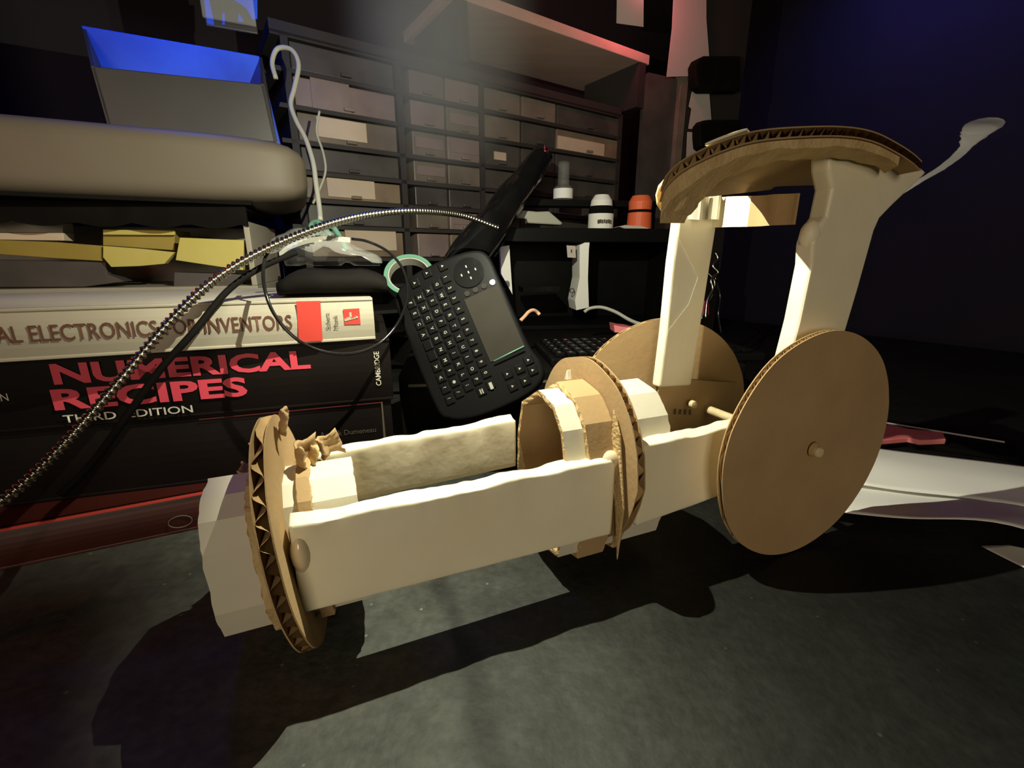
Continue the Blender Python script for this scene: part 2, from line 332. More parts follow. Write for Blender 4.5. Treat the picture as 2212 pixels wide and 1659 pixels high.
# the ten sided tubes (collars) of taped card
OCT = [(.1015,.078),(.0945,.107),(.068,.1225),(.047,.1185),(.035,.106),(.0295,.088),(.0305,.040),(.036,.020),(.061,.0135),(.093,.029),(.1005,.048)]
def ring_pts(x, grow, poly=OCT, cy=.066, cz=.068, jit=0.0, seed=0):
    out = []
    for k, (y, z) in enumerate(poly):
        dy, dz = y-cy, z-cz; l = math.hypot(dy, dz); s = (l+grow)/l
        out.append((x + jit*noise.noise(V((k*1.7, seed, 0))), cy+dy*s, cz+dz*s))
    return out
def sub(poly, k=5):
    out = []
    for i in range(len(poly)):
        a, b = poly[i], poly[(i+1) % len(poly)]
        for j in range(k): out.append(tuple(p+(q-p)*j/k for p, q in zip(a, b)))
    return out
def tube_wall(mb, xs, g0, g1, poly=OCT, jit=0.0012, mi_out=0, mi_in=1, mi_end=2, shear=0.0, fray=0.0011):
    P = sub(poly)
    cy = sum(p[0] for p in poly)/len(poly); cz = sum(p[1] for p in poly)/len(poly)
    def rr(x, g, sd, j): return [W(a - shear*(c-.068), b, c) for a, b, c in ring_pts(x, g, P, cy, cz, j, sd)]
    x0, x1 = xs
    o = [rr(x0, g1, 1, jit), rr((x0*2+x1)/3, g1, 2, 0), rr((x0+x1*2)/3, g1, 2, 0), rr(x1, g1, 3, jit)]
    i_ = [rr(x0, g0, 1, jit), rr(x1, g0, 3, jit)]
    mb.loft(o, caps=False, mi=mi_out); mb.loft([r[::-1] for r in i_], caps=False, mi=mi_in)
    n = len(P)
    for A, B, fl in ((o[0], i_[0], 0), (o[-1], i_[-1], 1)):
        # frayed flute edge: zigzag between the liners
        mid = [(a*0.5+b*0.5) + OX*(fray*(1 if fl else -1))*((k % 2)*1.0-0.2+0.5*noise.noise(V((k*3.1, fl, 2)))) for k, (a, b) in enumerate(zip(A, B))]
        vs = A + mid + B
        mb.add(vs, [(k, (k+1) % n, n+(k+1) % n, n+k) for k in range(n)] + [(n+k, n+(k+1) % n, 2*n+(k+1) % n, 2*n+k) for k in range(n)], mi_end)
    return mb
tube_mats = [M['white_card'], M['card'], M['card_torn']]
tube_wall(MB(), (-0.1715, -0.094), -0.0035, 0.0, fray=0.0005).build('boiler_tube', tube_mats, cm)
tube_wall(MB(), (-0.158, -0.139), 0.0002, 0.0040, jit=0.0016).build('cardboard_band', [M['card'], M['card'], M['card_torn']], cm)
tube_wall(MB(), (-0.131, -0.126), 0.0002, 0.0035, jit=0.001).build('cardboard_band', [M['card'], M['card'], M['card_torn']], cm)
# middle disc with a hole-less rim against the tube
board('middle_disc', disc_outline(0.0625, 130, 0.03, 8), W(-0.135, 0.0690, 0.0785), OY, OZ, OX, t=0.0055, pitch=0.0075, ang=0.5)
# front roller: tube, bands and disc
FT = [(.0985,.066),(.0920,.0860),(.070,.0960),(.051,.0945),(.0400,.0875),(.0345,.074),(.0335,.042),(.040,.024),(.061,.0145),(.090,.024),(.0975,.040)]
tube_wall(MB(), (-0.356, -0.2870), -0.0032, 0.0, FT, shear=0.02, fray=0.0005).build('roller_tube', tube_mats, cm)
tube_wall(MB(), (-0.3355, -0.3270), 0.0002, 0.0034, FT, 0.0015, shear=0.06).build('cardboard_band', [M['card_torn'], M['card'], M['card_dark']], cm)
tube_wall(MB(), (-0.3135, -0.3075), 0.0002, 0.0034, FT, 0.0015, shear=0.06).build('cardboard_band', [M['card'], M['card'], M['card_torn']], cm)
fn = (OX - OY*0.046 + OZ*0.124).normalized(); fe1 = (OY - fn*OY.dot(fn)).normalized(); fe2 = fn.cross(fe1)
if fe2.z < 0: fe2 = -fe2
fd = board('front_disc', disc_outline(0.0618, 130, 0.02, 3), W(-0.3205, 0.0655, 0.0620), fe1, fe2, fn, t=0.0068, pitch=0.0092, ang=1.57)
# torn scraps glued on the front disc
def scrap(pts, t, m='card_torn', parent=cm, name='torn_scrap'):
    return MB().prism([W(*p) for p in pts], t).build(name, M[m], parent, bevel=0.0008)
def torn(c, e1, e2, w, h, seed, m='card_torn', bend=0.5):
    """a torn curl of cardboard liner"""
    N = 9; q = []; n = e1.cross(e2).normalized()
    for i in range(N):
        for j in range(N):
            f, g = i/(N-1)-.5, j/(N-1)-.5
            k1 = 1+.5*noise.noise(V((i*.7, seed, 0))); k2 = 1+.5*noise.noise(V((j*.7, seed, 5)))
            q.append(c + e1*(w*f*k2) + e2*(h*g*k1) + n*(bend*w*(f*f*2-.2) + .0012*noise.noise(V((i*.6, j*.6, seed)))))
    mb = MB(); mb.add(q, [(i*N+j, (i+1)*N+j, (i+1)*N+j+1, i*N+j+1) for i in range(N-1) for j in range(N-1)])
    return mb.build('torn_scrap', M[m], cm, solid=0.0012, smooth=True)
torn(W(-.332, .086, .0985), OX, OY*.8+OZ*.3, .013, .020, 1)
torn(W(-.334, .096, .0925), OX*.9+OZ*.2, OY*.7-OZ*.5, .011, .016, 2, bend=.8)
torn(W(-.339, .078, .0950), OX, OY, .008, .014, 3, 'card')
torn(W(-.3115, .066, .1020), OY*.9+OX*.3, OZ, .020, .016, 4, 'card', 0.7)
torn(W(-.3080, .074, .0990), OY, OZ*.9+OX*.4, .016, .014, 5)
torn(W(-.3000, .084, .0985), OY*.8+OX*.5, OZ*.9-OX*.2, .018, .014, 6, 'card', 0.8)
torn(W(-.3190, .072, .1215), OY, OZ*.9+OX*.2, .016, .013, 7, 'card', 0.4)
scrap([(-.147,.074,.1245),(-.147,.079,.1235),(-.147,.076,.132)], OX*0.004, 'white_card')
# pale strip of peeled liner on the middle disc
scrap([(-.1395,.030,.118),(-.1395,.022,.104),(-.1395,.0135,.060),(-.1395,.0165,.022),(-.1395,.021,.050),(-.1395,.030,.092)], OX*-0.0014, 'card_torn', name='peeled_liner')
# glue blobs where the near rail meets the discs
def blob(c, rx, ry, rz, name='glue_blob'):
    mb = MB(); rings = []
    for i in range(9):
        th = PI*i/8
        rings.append([c + OX*(rx*math.sin(th)*math.cos(2*PI*k/16)) + OY*(ry*math.sin(th)*math.sin(2*PI*k/16)) + OZ*(rz*math.cos(th)) for k in range(16)])
    return mb.loft(rings).build(name, M['glue'], cm, smooth=True)
blob(W(-.3150, .0230, .072), .0045, .005, .010)
blob(W(-.1435, .026, .087), .006, .005, .006)
blob(W(-.3150, .060, .088), .003, .007, .008)
# chassis side plates the wheels and posts are fixed to
for y in (0.0145, 0.0935):
    xs0 = -.054 if y > .05 else -.036
    o = board('side_plate', [(0, .045), (0.085, .045), (0.085, .100), (0.006, .112), (0.0, .108)], W(xs0, y, 0), OX, OZ, -OY, t=0.0042, pitch=0.007, ang=0)
MB().lathe(W(-.0215, .0885, .0885), -OY, [(0, 0), (0.0032, 0.0), (0.0030, 0.004), (0, 0.0045)], 16).build('axle_end', M['wood_pin'], cm)
for k in range(4):
    MB().box(W(-.036+k*.0055, .0905, .083-.001*k), OX*.0006, OY*.0008, OZ*.0022).build('staple', M['metal'], cm)
# posts: folded strips wrapped in tape
def post(name, face, y_front, depth, m='tape'):
    return MB().prism([W(x, y_front, z) for x, z in face], OY*depth).build(name, M[m], cm, bevel=0.0022, segs=3)
post('post', [(-.0245,.085),(.030,.085),(.0345,.150),(.0400,.185),(.0425,.205),(.0445,.221),(.0475,.2285),(.058,.2370),(.078,.2515),(.088,.259),(.074,.264),(.010,.266),(-.012,.262),(-.010,.254),(-.004,.244),(-.005,.2285),(-.011,.222),(-.013,.212),(-.011,.200),(-.013,.165),(-.0165,.140)], 0.0140, 0.0120)
post('post', [(-.0570,.106),(-.0235,.104),(-.0195,.165),(-.0175,.200),(-.0155,.232),(-.0130,.256),(-.052,.254),(-.0530,.225),(-.0545,.200),(-.0550,.150)], 0.0880, 0.009)
# tape and tissue wrinkles standing off the posts
MB().prism([W(-.0555,.0868,z) for z in (.222,)] + [W(-.030,.0868,.190), W(-.0365,.0868,.170), W(-.0545,.0868,.150)], OY*0.0006).build('clear_tape', M['clear_tape'], cm)
blob(W(-.0100, .0190, .2180), .0065, .0055, .0085, 'tape_bulge').data.materials[0] = M['tape']
# crossbar under the canopy: lit tape and bare card
def strip(name, y0, y1, x, z0a, z1a, z0b, z1b, m, wav=0.0015, t=0.0022):
    N = 14; vs = []; rings = []
    for i in range(N+1):
        f = i/N; y = y0+(y1-y0)*f; za = z0a+(z0b-z0a)*f; zb = z1a+(z1b-z1a)*f
        dx = wav*math.sin(f*9+za*200)
        rings.append([W(x+dx, y, za), W(x+dx, y, zb), W(x+dx+t, y, zb), W(x+dx+t, y, za)])
    return MB().loft(rings).build(name, M[m], cm)
strip('crossbar', .0555, .0925, -.0215, .2245, .2440, .2260, .2470, 'tape')
strip('crossbar', .0245, .0565, -.0205, .2240, .2420, .2245, .2440, 'card')
strip('wrapped_strip', .0780, .0880, -.0300, .2305, .2480, .2310, .2520, 'white_card', 0.003)
strip('wrapped_strip', .0800, .0900, -.0440, .2300, .2490, .2310, .2525, 'white_card', 0.003)
# canopy: an arched corrugated board, near edge towards the viewer, with a second torn layer under its near edge
nr_ = bez([W(x, -.004, z) for x, z in [(-.147,.2285),(-.1445,.235),(-.134,.243),(-.113,.252),(-.090,.2585),(-.055,.2635),(-.026,.2660),(-.003,.2655),(.020,.2615),(.036,.2575),(.047,.2535)]], 60)
fr_ = bez([W(x, y, z) for x, y, z in [(.030,.089,.2540),(.036,.089,.2550),(.040,.086,.2570),(.075,.080,.2590),(.095,.070,.2590)]], 60)
def resamp(c, n):
    L = [0]
    for a, b in zip(c, c[1:]): L.append(L[-1]+(b-a).length)
    out = []; i = 0
    for k in range(n):
        t = L[-1]*k/(n-1)
        while i < len(c)-2 and L[i+1] < t: i += 1
        out.append(c[i].lerp(c[i+1], (t-L[i])/max(1e-9, L[i+1]-L[i])))
    return out
NA = 260; na, fa = resamp(nr_, NA), resamp(fr_, NA); TH = 0.0052
def sheet_layer(mb, off, mi, t=0.0007, wob=0.0):
    G = 6; top, bot = [], []
    for i in range(0, NA, 4):
        top.append([na[i].lerp(fa[i], g/G) + OZ*(off+t) for g in range(G+1)]); bot.append([na[i].lerp(fa[i], g/G) + OZ*off for g in range(G+1)])
    rings = [u + d[::-1] for u, d in zip(top, bot)]
    mb.loft(rings, mi=mi)
mb = MB(); sheet_layer(mb, 0, 0); sheet_layer(mb, TH-.0007, 0)
fl = []
for i in range(NA):
    h = TH/2 + (TH/2-.0009)*math.sin(i/NA*2*PI*26)
    e = 0.0012*noise.noise(V((i*0.11, 0, 4)))
    fl.append((na[i].lerp(fa[i], 0.004)-OY*e + OZ*h, fa[i].lerp(na[i], 0.004) + OZ*h))
mb.add([p for q in fl for p in q], [(2*i, 2*i+1, 2*i+3, 2*i+2) for i in range(NA-1)], 1)
cano = mb.build('canopy', CW, cm)
rings = []
for i in range(0, NA-30, 3):
    f = i/NA; w0 = 0.17 + 0.05*noise.noise(V((f*9, 1, 0))); d = 0.0055+0.006*max(0, 0.3-f)/0.3+0.002*noise.noise(V((f*14, 2, 0)))
    a_, b_ = na[i].lerp(fa[i], 0.012), na[i].lerp(fa[i], w0)
    rings.append([a_ - OZ*0.0003, a_ - OZ*d*0.8, b_ - OZ*d, b_ - OZ*0.0003])
mb = MB().loft(rings).build('canopy_underlayer', M['card_torn'], cm)
# crumpled lump of card at the left end of the canopy
mb = MB(); rings = []
P0_, P1_ = W(-.134, .003, .2325), W(-.102, .029, .2365)
for i in range(11):
    f = i/10; c = P0_.lerp(P1_, f)
    rr = 0.0085*(0.55+0.8*math.sin(PI*(0.14+0.76*f)))
    rings.append([c + OX*(rr*1.2*math.cos(2*PI*k/14)*(1+.3*noise.noise(V((k, i, 1))))) + OZ*(rr*0.95*math.sin(2*PI*k/14)*(1+.4*noise.noise(V((k, i, 7))))) for k in range(14)])
mb.loft(rings).build('crumpled_edge', M['card_torn'], cm)
tp = [na[i] + OZ*(TH+.0008) for i in range(40, 74, 3)] + [na[i].lerp(fa[i], 0.30) + OZ*(TH+.0008) for i in range(71, 38, -3)]
MB().prism(tp, OZ*0.0010).build('tape_patch', M['tape'], cm)
# pale wisp of tissue trailing from the canopy
wp = [at_depth(*p) for p in ((1925, 432, .385), (1985, 392, .395), (2035, 362, .405), (2075, 330, .415), (2100, 300, .42), (2125, 270, .425))]
pts = bez(wp, 40); rings = []
for i, p in enumerate(pts):
    f = i/(len(pts)-1); r = 0.0022 + 0.0050*f + (0.010*max(0, (f-0.7)/0.3))
    rings.append([p + V((math.cos(2*PI*k/14)*r*(1+.4*noise.noise(V((k, i*.5, 0)))), math.sin(2*PI*k/14)*r*0.6, math.sin(2*PI*k/14+.6)*r*0.5)) for k in range(14)])
MB().loft(rings).build('tissue_wisp', M['tissue'], cm, smooth=True)
# pink and clear bits inside, seen between the wheels: a rear cross axle
MB().lathe(W(.0, .006, .080), OY, [(0, 0), (0.0035, 0), (0.0035, 0.098), (0, 0.098)], 14).build('axle', M['wood_pin'], cm)

# ------------------------------------------------------------------ the stack of books
B = Frame(on_z(840, 1065, 0), 0.30)
def book(name, F, s0, s1, z0, z1, depth, cover, label, v0=0.0, cat='book', group='books stacked behind the model'):
    b = thing(name, F.pt((s0+s1)/2, v0+depth/2, z0), label, cat, group)
    mb = MB(); t = 0.0022
    def bx(a0, a1, b0, b1, c0, c1): kbox(mb, a0, a1, b0, b1, c0, c1, 0, F)
    bx(s0, s1, v0+.001, v0+depth, z0, z0+t); bx(s0, s1, v0+.001, v0+depth, z1-t, z1)
    # rounded spine
    N = 8; ring0 = []
    for i in range(N+1):
        f = i/N; z = z0 + (z1-z0)*f; ring0.append((v0 + 0.0022*(1-math.sin(PI*f)) , z))
    prof = ring0 + [(v0+.0045, z1), (v0+.0045, z0)]
    mb.prism([F.pt(s0, v, z) for v, z in prof], F.U*(s1-s0))
    mb.build('cover', cover, b, bevel=0.0005)
    kbox(MB(), s0+.003, s1-.003, v0+.005, v0+depth-.003, z0+t, z1-t, 0, F).build('page_block', M['page'], b)
    return b
def on_spine(F, b, name, body, px0, py0, px1, m, height, bold=0.0, v=0.0):
    s0, z0 = F.sz(px0, py0); s1, _ = F.sz(px1, py0)
    return text_part(name, body, m, b, F.pt(s0, v, z0), F.U, OZ, width=s1-s0, height=height, bold=bold)
def patch(F, b, name, px, m, lift=0.0004):
    pts = [F.sz(*p) for p in px]
    return MB().prism([F.pt(s, -lift, z) for s, z in pts], F.N*0.0002).build(name, m, b)
_p = on_plane(812, 735, B.P, B.N); PB = Frame(V((_p.x, _p.y, 0)) - B.N*0.001, 0.385)
sR = 0.0
pe = book('book', PB, -0.40, sR, 0.1400, 0.1735, 0.17, M['book_white'], 'white book with brown title lettering and a red band, topmost of the stack')
s1, s0_ = PB.sz(632, 705)[0], PB.sz(-8, 715)[0]; tw = (s1-s0_)*1.262
text_part('spine_title', 'PRACTICAL ELECTRONICS FOR INVENTORS', M['ink_brown'], pe, PB.pt(s1-tw, 0, 0.1520), PB.U, OZ, width=tw, height=0.0108, bold=0.012)
patch(PB, pe, 'red_band', [(640, 651), (692, 650), (697, 736), (646, 739)], M['ink_red'])
patch(PB, pe, 'publisher_logo', [(741, 668), (776, 666), (779, 700), (744, 701)], M['ink_red'])
lo_ = [PB.sz(p, 695) for p in (747, 752, 757, 762, 767, 772)]
mb = MB()
for i, (s, z) in enumerate(lo_): kbox(mb, s-.0009, s+.0007, -0.0008, -0.0006, 0.1560+.0004*i, 0.1580+.0008*(i % 3), 0, PB)
s_, z_ = PB.sz(757, 680); kbox(mb, s_-.0008, s_+.0008, -0.0008, -0.0006, z_-.002, z_+.002, 0, PB)
mb.build('logo_mark', M['book_white'], pe)
for w_, x_ in (('Scherz', 714), ('Monk', 731)):
    s_, z_ = PB.sz(x_, 700)
    text_part('author_name', w_, M['ink_grey'], pe, PB.pt(s_, 0, 0.1505), OZ, -PB.U, width=0.0125 if w_ == 'Scherz' else 0.0105, height=0.0034)
nrR = B.sz(846, 800)[0]
nr = book('book', B, -0.37, nrR, 0.0872, 0.1395, 0.18, M['book_black'], 'thick black book with large pink block capitals, just under the white book')
def spt(F, px, py): s, z = F.sz(px, py); return s, z
(sa, za), (sb, zb) = B.sz(118, 830), B.sz(672, 796)
text_part('spine_title', 'NUMERICAL', M['ink_pink'], nr, B.pt(sa, 0, 0.1190), B.U, OZ, width=sb-sa, height=0.0150, bold=0.035)
(sa, _), (sb, _) = B.sz(118, 880), B.sz(536, 850)
text_part('spine_title', 'RECIPES', M['ink_pink'], nr, B.pt(sa, 0, 0.1005), B.U, OZ, width=sb-sa, height=0.0155, bold=0.035)
(sa, _), (sb, _) = B.sz(140, 915), B.sz(418, 890)
text_part('edition_line', 'THIRD  EDITION', M['ink_white'], nr, B.pt(sa, 0, 0.0910), B.U, OZ, width=sb-sa, height=0.0058, bold=0.01)
s_, z_ = B.sz(824, 832)
text_part('publisher_name', 'CAMBRIDGE', M['ink_white'], nr, B.pt(s_, 0, z_), OZ, -B.U, width=0.0290, height=0.0042, bold=0.006)
(sa, za), (sb, zb) = B.sz(-20, 868), B.sz(20, 864)
text_part('author_name', 'IAN', M['ink_white'], nr, B.pt(sa, 0, za), B.U, OZ, width=sb-sa, height=0.0052)
ad = book('book', B, -0.37, B.sz(848, 910)[0], 0.0310, 0.0866, 0.18, M['book_black'], 'black book with thin grey ruled frame and faint author name, under the pink lettered book', v0=0.002)
Bv = Frame(B.pt(0, 0.002, 0), 0.30)
patch(Bv, ad, 'ruled_line', [(823, 868), (826, 868), (834, 952), (829, 952)], M['ink_grey'])
patch(Bv, ad, 'ruled_line', [(430, 905), (824, 868), (824, 870), (430, 907)], M['ink_maroon'])
(sa, za), (sb, zb) = Bv.sz(692, 945), Bv.sz(812, 929)
text_part('author_name', 'Annick Dumeneau', M['ink_grey'], ad, Bv.pt(sa, 0, za), Bv.U, OZ, width=sb-sa, height=0.0046)
q0, q1 = on_z(150, 1203, 0), on_z(400, 1150, 0)
rb = math.atan2(q1.y-q0.y, q1.x-q0.x)
R_ = Frame(q1, rb); zr = R_.sz(430, 1060)[1]
print('red book yaw', rb, 'top', zr, 'wheel', 0)
zr = min(zr, 0.0305)
rd = book('book', R_, -0.36, 0.12, 0.0, zr, 0.20, M['book_red'], 'dark red book at the very bottom of the stack, flat on the workbench')
kbox(MB(), -0.36, 0.12, -0.0004, 0.0006, zr-.0016, zr+.0001, 0, R_).build('painted_edge_glint', M['ink_red'], rd)  # brighter red strip paints the LED highlight along the top edge
(sa, za), (sb, zb) = R_.sz(372, 1142), R_.sz(412, 1130)
mb = MB(); c_ = R_.pt((sa+sb)/2, -0.0006, (za+zb)/2 + 0.004)
mb.tube([c_ + R_.U*(0.0075*math.cos(a)) + OZ*(0.0048*math.sin(a)) for a in [2*PI*k/24 for k in range(25)]], 0.0004, 6)
mb.build('spine_emblem', M['ink_grey'], rd)

# ------------------------------------------------------------------ flexible metal arm and cables in front of the books
gp = [(-60, 1120, .243), (30, 1062, .250), (130, 968, .258), (240, 845, .268), (370, 692, .284), (470, 600, .302), (580, 536, .328), (700, 488, .358), (800, 464, .40), (900, 456, .44), (1000, 466, .50), (1075, 492, .53)]
gpts = bez([at_depth(*p) for p in gp], 330)
ga = thing('gooseneck_arm', gpts[0], 'ribbed silver flexible metal arm arching across the front of the books', 'flexible arm')
L_ = [0]
for a, b in zip(gpts, gpts[1:]): L_.append(L_[-1] + (b-a).length)
# ribs: resample finely and wave the radius
fine = []; rad = []; pitch = 0.0037; step = pitch/6; t = 0; i = 0
while t < L_[-1]:
    while L_[i+1] < t: i += 1
    f = (t-L_[i])/(L_[i+1]-L_[i]); fine.append(gpts[i].lerp(gpts[i+1], f)); rad.append(0.0027 + 0.0007*math.sin(2*PI*t/pitch)); t += step
MB().tube(fine, rad, 12).build('metal_hose', M['metal'], ga, smooth=True)
MB().tube([gpts[0] - (gpts[4]-gpts[0]).normalized()*0.03, gpts[0]], 0.006, 14).build('end_sleeve', M['black'], ga)
def cable(name, ps, r, m, label, cat='cable', group=None, n=60):
    o = MB().tube(bez([at_depth(*p) for p in ps], n), r, 10).build(name, M[m], smooth=True)
    return tag(o, label, cat, group)
cable('black_cable', [(600, 515, .343), (572, 560, .330), (572, 625, .318), (600, 690, .318), (660, 745, .325), (740, 765, .338), (810, 748, .358), (858, 700, .372), (880, 640, .388), (872, 585, .396), (840, 545, .398), (795, 522, .400), (760, 516, .400)], 0.0012, 'gloss_black', 'thin glossy black cable looping down over the white book spine')
MB().tube(bez([at_depth(*p) for p in [(640, 545, .352), (560, 580, .335), (490, 630, .320), (420, 715, .302), (345, 800, .290), (270, 905, .280), (200, 1000, .270), (130, 1070, .262)]], 60), 0.0022, 10).build('power_lead', M['matte_black'], ga, smooth=True)
cable('white_cable', [(596, 170, .56), (588, 135, .56), (600, 105, .56), (630, 108, .56), (645, 140, .56), (636, 190, .555), (628, 225, .55), (640, 262, .545), (660, 300, .54), (676, 350, .53), (683, 400, .52), (690, 450, .51), (692, 475, .50)], 0.0028, 'cable_white', 'off-white cable hanging down beside the pale appliance to a green cable tie')
cable('thin_cord', [(690, 240, .60), (684, 285, .60), (698, 330, .60), (703, 370, .60), (690, 410, .60), (676, 440, .60)], 0.0016, 'cable_white', 'thin loose cord curving just right of the off-white hanging cable', 'cord')
ct = tag(MB().tube(bez([at_depth(*p) for p in [(715, 512, .485), (700, 492, .49), (684, 480, .495), (672, 488, .497), (680, 505, .495), (697, 497, .49), (716, 488, .486), (738, 520, .48), (748, 540, .475)]], 50), 0.0030, 10).build('cable_tie', M['teal'], smooth=True), 'pale green knotted tie at the lower end of the off-white cable', 'tie')

# ------------------------------------------------------------------ things lying on the white book
zb_ = 0.1735
def px_b(px, v): s, _ = B.sz(px, 640, v); return s
# dark pouch on the right end of the white book
pa, pb = px_b(618, .05), px_b(835, .05)
rings = []
for i in range(13):
    f = i/12; s = pa + (pb-pa)*f; h = 0.022*(0.25+0.75*math.sin(PI*(0.08+0.84*f))**0.6)*(1+0.1*math.sin(f*9)); ring = []
    for k in range(20):
        a = 2*PI*k/20; ca, sa = math.cos(a), math.sin(a)
        ring.append(B.pt(s, 0.055 + math.copysign(abs(ca)**.6, ca)*0.045, zb_ + 0.0008 + h*(0.5+0.5*math.copysign(abs(sa)**.6, sa)) + 0.0012*noise.noise(V((s*60, k*.5, 0)))*(sa > 0)))
    rings.append(ring)
tag(MB().loft(rings).build('black_pouch', M['matte_black'], smooth=True), 'soft black pouch lying on the right end of the white book', 'pouch')
# crumpled clear bag with a pale zip edge on top of the pouch
bagp = thing('clear_bag', B.pt((pa+pb)/2, 0.06, zb_+0.024), 'crumpled clear plastic bag with a pale zip edge, heaped on the black pouch', 'bag')
mb = MB(); N, Mx = 22, 12; q = []
for i in range(N):
    for j in range(Mx):
        f, g = i/(N-1), j/(Mx-1)
        h = 0.040*math.sin(PI*min(1, 0.12+g*0.95))**0.8*(1-0.70*f**1.3)*(0.35+0.65*math.sin(PI*(0.10+0.8*f)))+0.0075*noise.noise(V((f*7, g*5, 2)))*(0.3+0.7*math.sin(PI*f))
        q.append(B.pt(pa-.004+(pb-pa)*1.02*f, 0.022+0.075*g, zb_+0.0235+max(0, h)))
mb.add(q, [(i*Mx+j, i*Mx+j+1, (i+1)*Mx+j+1, (i+1)*Mx+j) for i in range(N-1) for j in range(Mx-1)])
mb.build('bag_film', M['clear'], bagp, smooth=True, solid=0.0004)
zp = bez([on_plane(*p, B.pt(0, .05, 0), B.N) for p in [(604, 556), (625, 540), (665, 526), (710, 521), (757, 524)]], 30)
mb = MB(); mb.loft([[p, p + OZ*0.0042, p + OZ*0.0042 + B.N*0.001, p + B.N*0.001] for p in zp]).build('zip_edge', M['cable_white'], bagp)
# roll of pale green tape behind the pouch
rc = on_plane(884, 592, B.pt(0, .125, 0), B.N)
rax = (B.N*0.75 - OZ*0.62 + B.U*0.12).normalized()
mb = MB().lathe(rc, rax, [(0.0265, 0), (0.0265, 0.012), (0.0225, 0.012), (0.0225, 0), (0.0265, 0)], 44, caps=False)
rt = thing('tape_roll', rc - OZ*0.02, 'roll of pale green tape standing behind the mini keyboard', 'tape')
mb.build('green_tape', M['teal'], rt)
MB().lathe(rc, rax, [(0.0224, 0.0005), (0.0224, 0.0115), (0.0210, 0.0115), (0.0210, 0.0005), (0.0224, 0.0005)], 44, caps=False).build('core', M['cable_white'], rt)

# ------------------------------------------------------------------ back left: bin of yellow cards, pale appliance, blue lit bin
Y_ = Frame(at_depth(545, 640, 0.53), 0.30)
def yz(px, py, v=0): return Y_.sz(px, py, v)
yl, yr = -0.46, yz(548, 560)[0]
zy0, zy1 = 0.0, yz(540, 478)[1]
bn = thing('drawer_bin', Y_.pt((yl+yr)/2, 0.08, 0), 'grey plastic storage bin open at the front, holding yellow cards behind the books', 'bin')
mb = MB(); kbox(mb, yl, yr, 0.0, 0.16, 0.0, 0.173, 0, Y_)
kbox(mb, yl, yr, 0.145, 0.16, 0.173, zy1, 0, Y_); kbox(mb, yl, yl+.006, 0, 0.145, 0.173, zy1, 0, Y_); kbox(mb, yr-.006, yr, 0, 0.145, 0.173, zy1, 0, Y_)
mb.build('bin_body', M['bin_grey'], bn, bevel=0.001)
# scalloped lip along the top front edge
mb = MB(); n = 60; top_ = []; bot_ = []
for i in range(n+1):
    s = yl + (yr-yl)*i/n; top_.append(Y_.pt(s, -0.003, zy1+0.012)); bot_.append(Y_.pt(s, -0.003, zy1 - 0.004 - 0.0045*abs(math.sin(s*62))))
for i in range(n): mb.prism([top_[i], top_[i+1], bot_[i+1], bot_[i]], Y_.N*0.003)
mb.build('scalloped_lip', M['matte_black'], bn)
kbox(MB(), yl, yr, -0.003, 0.16, zy1+0.012, zy1+0.016, 0, Y_).build('bin_lid', M['matte_black'], bn)
def card(px, v, t, m, label, name='card_box', group='yellow cards in the storage bin'):
    pts = [on_plane(x, y, Y_.pt(0, v, 0), Y_.N) for x, y in px]
    return tag(MB().prism(pts, Y_.N*t).build(name, M[m], bevel=0.0006), label, 'card', group)
card([(388, 513), (527, 519), (525, 584), (379, 562)], 0.004, 0.05, 'yellow', 'brightest yellow card block at the right end of the storage bin')
card([(222, 495), (377, 497), (377, 541), (222, 530)], 0.020, 0.05, 'ochre', 'darker ochre block behind the curved yellow card', group=None)
card([(222, 496), (377, 498), (377, 508), (222, 507)], 0.014, 0.004, 'yellow', 'thin yellow strip above the ochre block in the storage bin')
card([(222, 531), (300, 537), (377, 545), (355, 570), (300, 575), (240, 577), (222, 556)], 0.006, 0.010, 'yellow', 'yellow card with a sagging lower edge in the middle of the storage bin')
card([(-60, 516), (120, 523), (220, 531), (222, 564), (120, 558), (-60, 545)], 0.010, 0.012, 'ochre', 'long ochre card at the left end of the storage bin')
card([(-60, 470), (134, 480), (136, 503), (-60, 502)], 0.028, 0.02, 'bin_grey', 'grey box end at the upper left of the storage bin', group=None)
card([(-60, 503), (136, 503), (138, 520), (-60, 517)], 0.022, 0.02, 'label_tan', 'tan box end below the grey box in the storage bin', group=None)
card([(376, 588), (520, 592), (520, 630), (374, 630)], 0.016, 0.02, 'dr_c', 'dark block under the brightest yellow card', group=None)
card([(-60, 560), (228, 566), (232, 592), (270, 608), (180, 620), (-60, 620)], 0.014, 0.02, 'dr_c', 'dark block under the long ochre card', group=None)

# pale rounded appliance resting on the bin
A_ = Frame(at_depth(640, 380, 0.50), 0.42)
ap = thing('appliance', A_.pt(-0.2, 0.1, zy1+0.0165), 'big pale beige appliance with a rounded end, resting above the storage bin', 'appliance')
za = zy1 + 0.0168; hz = A_.sz(560, 285)[1] - za
rings = []; sE = A_.sz(664, 380)[0]; sL = -0.52; rr = 0.045
def app_ring(s, k_):
    out = []
    for k in range(56):
        a = 2*PI*k/56; ca, sa = math.cos(a), math.sin(a)
        out.append(A_.pt(s, 0.10 + math.copysign(abs(ca)**.30, ca)*0.10*k_[0], za + hz*0.5*(1+math.copysign(abs(sa)**.34, sa)*k_[1])))
    return out
for s, k_ in [(sL, (1, 1)), (-0.3, (1, 1)), (sE-.09, (1, 1)), (sE-.05, (.99, .97)), (sE-.03, (.97, .92)), (sE-.016, (.94, .83)), (sE-.006, (.88, .68)), (sE-.001, (.80, .50)), (sE, (.7, .3))]: rings.append(app_ring(s, k_))
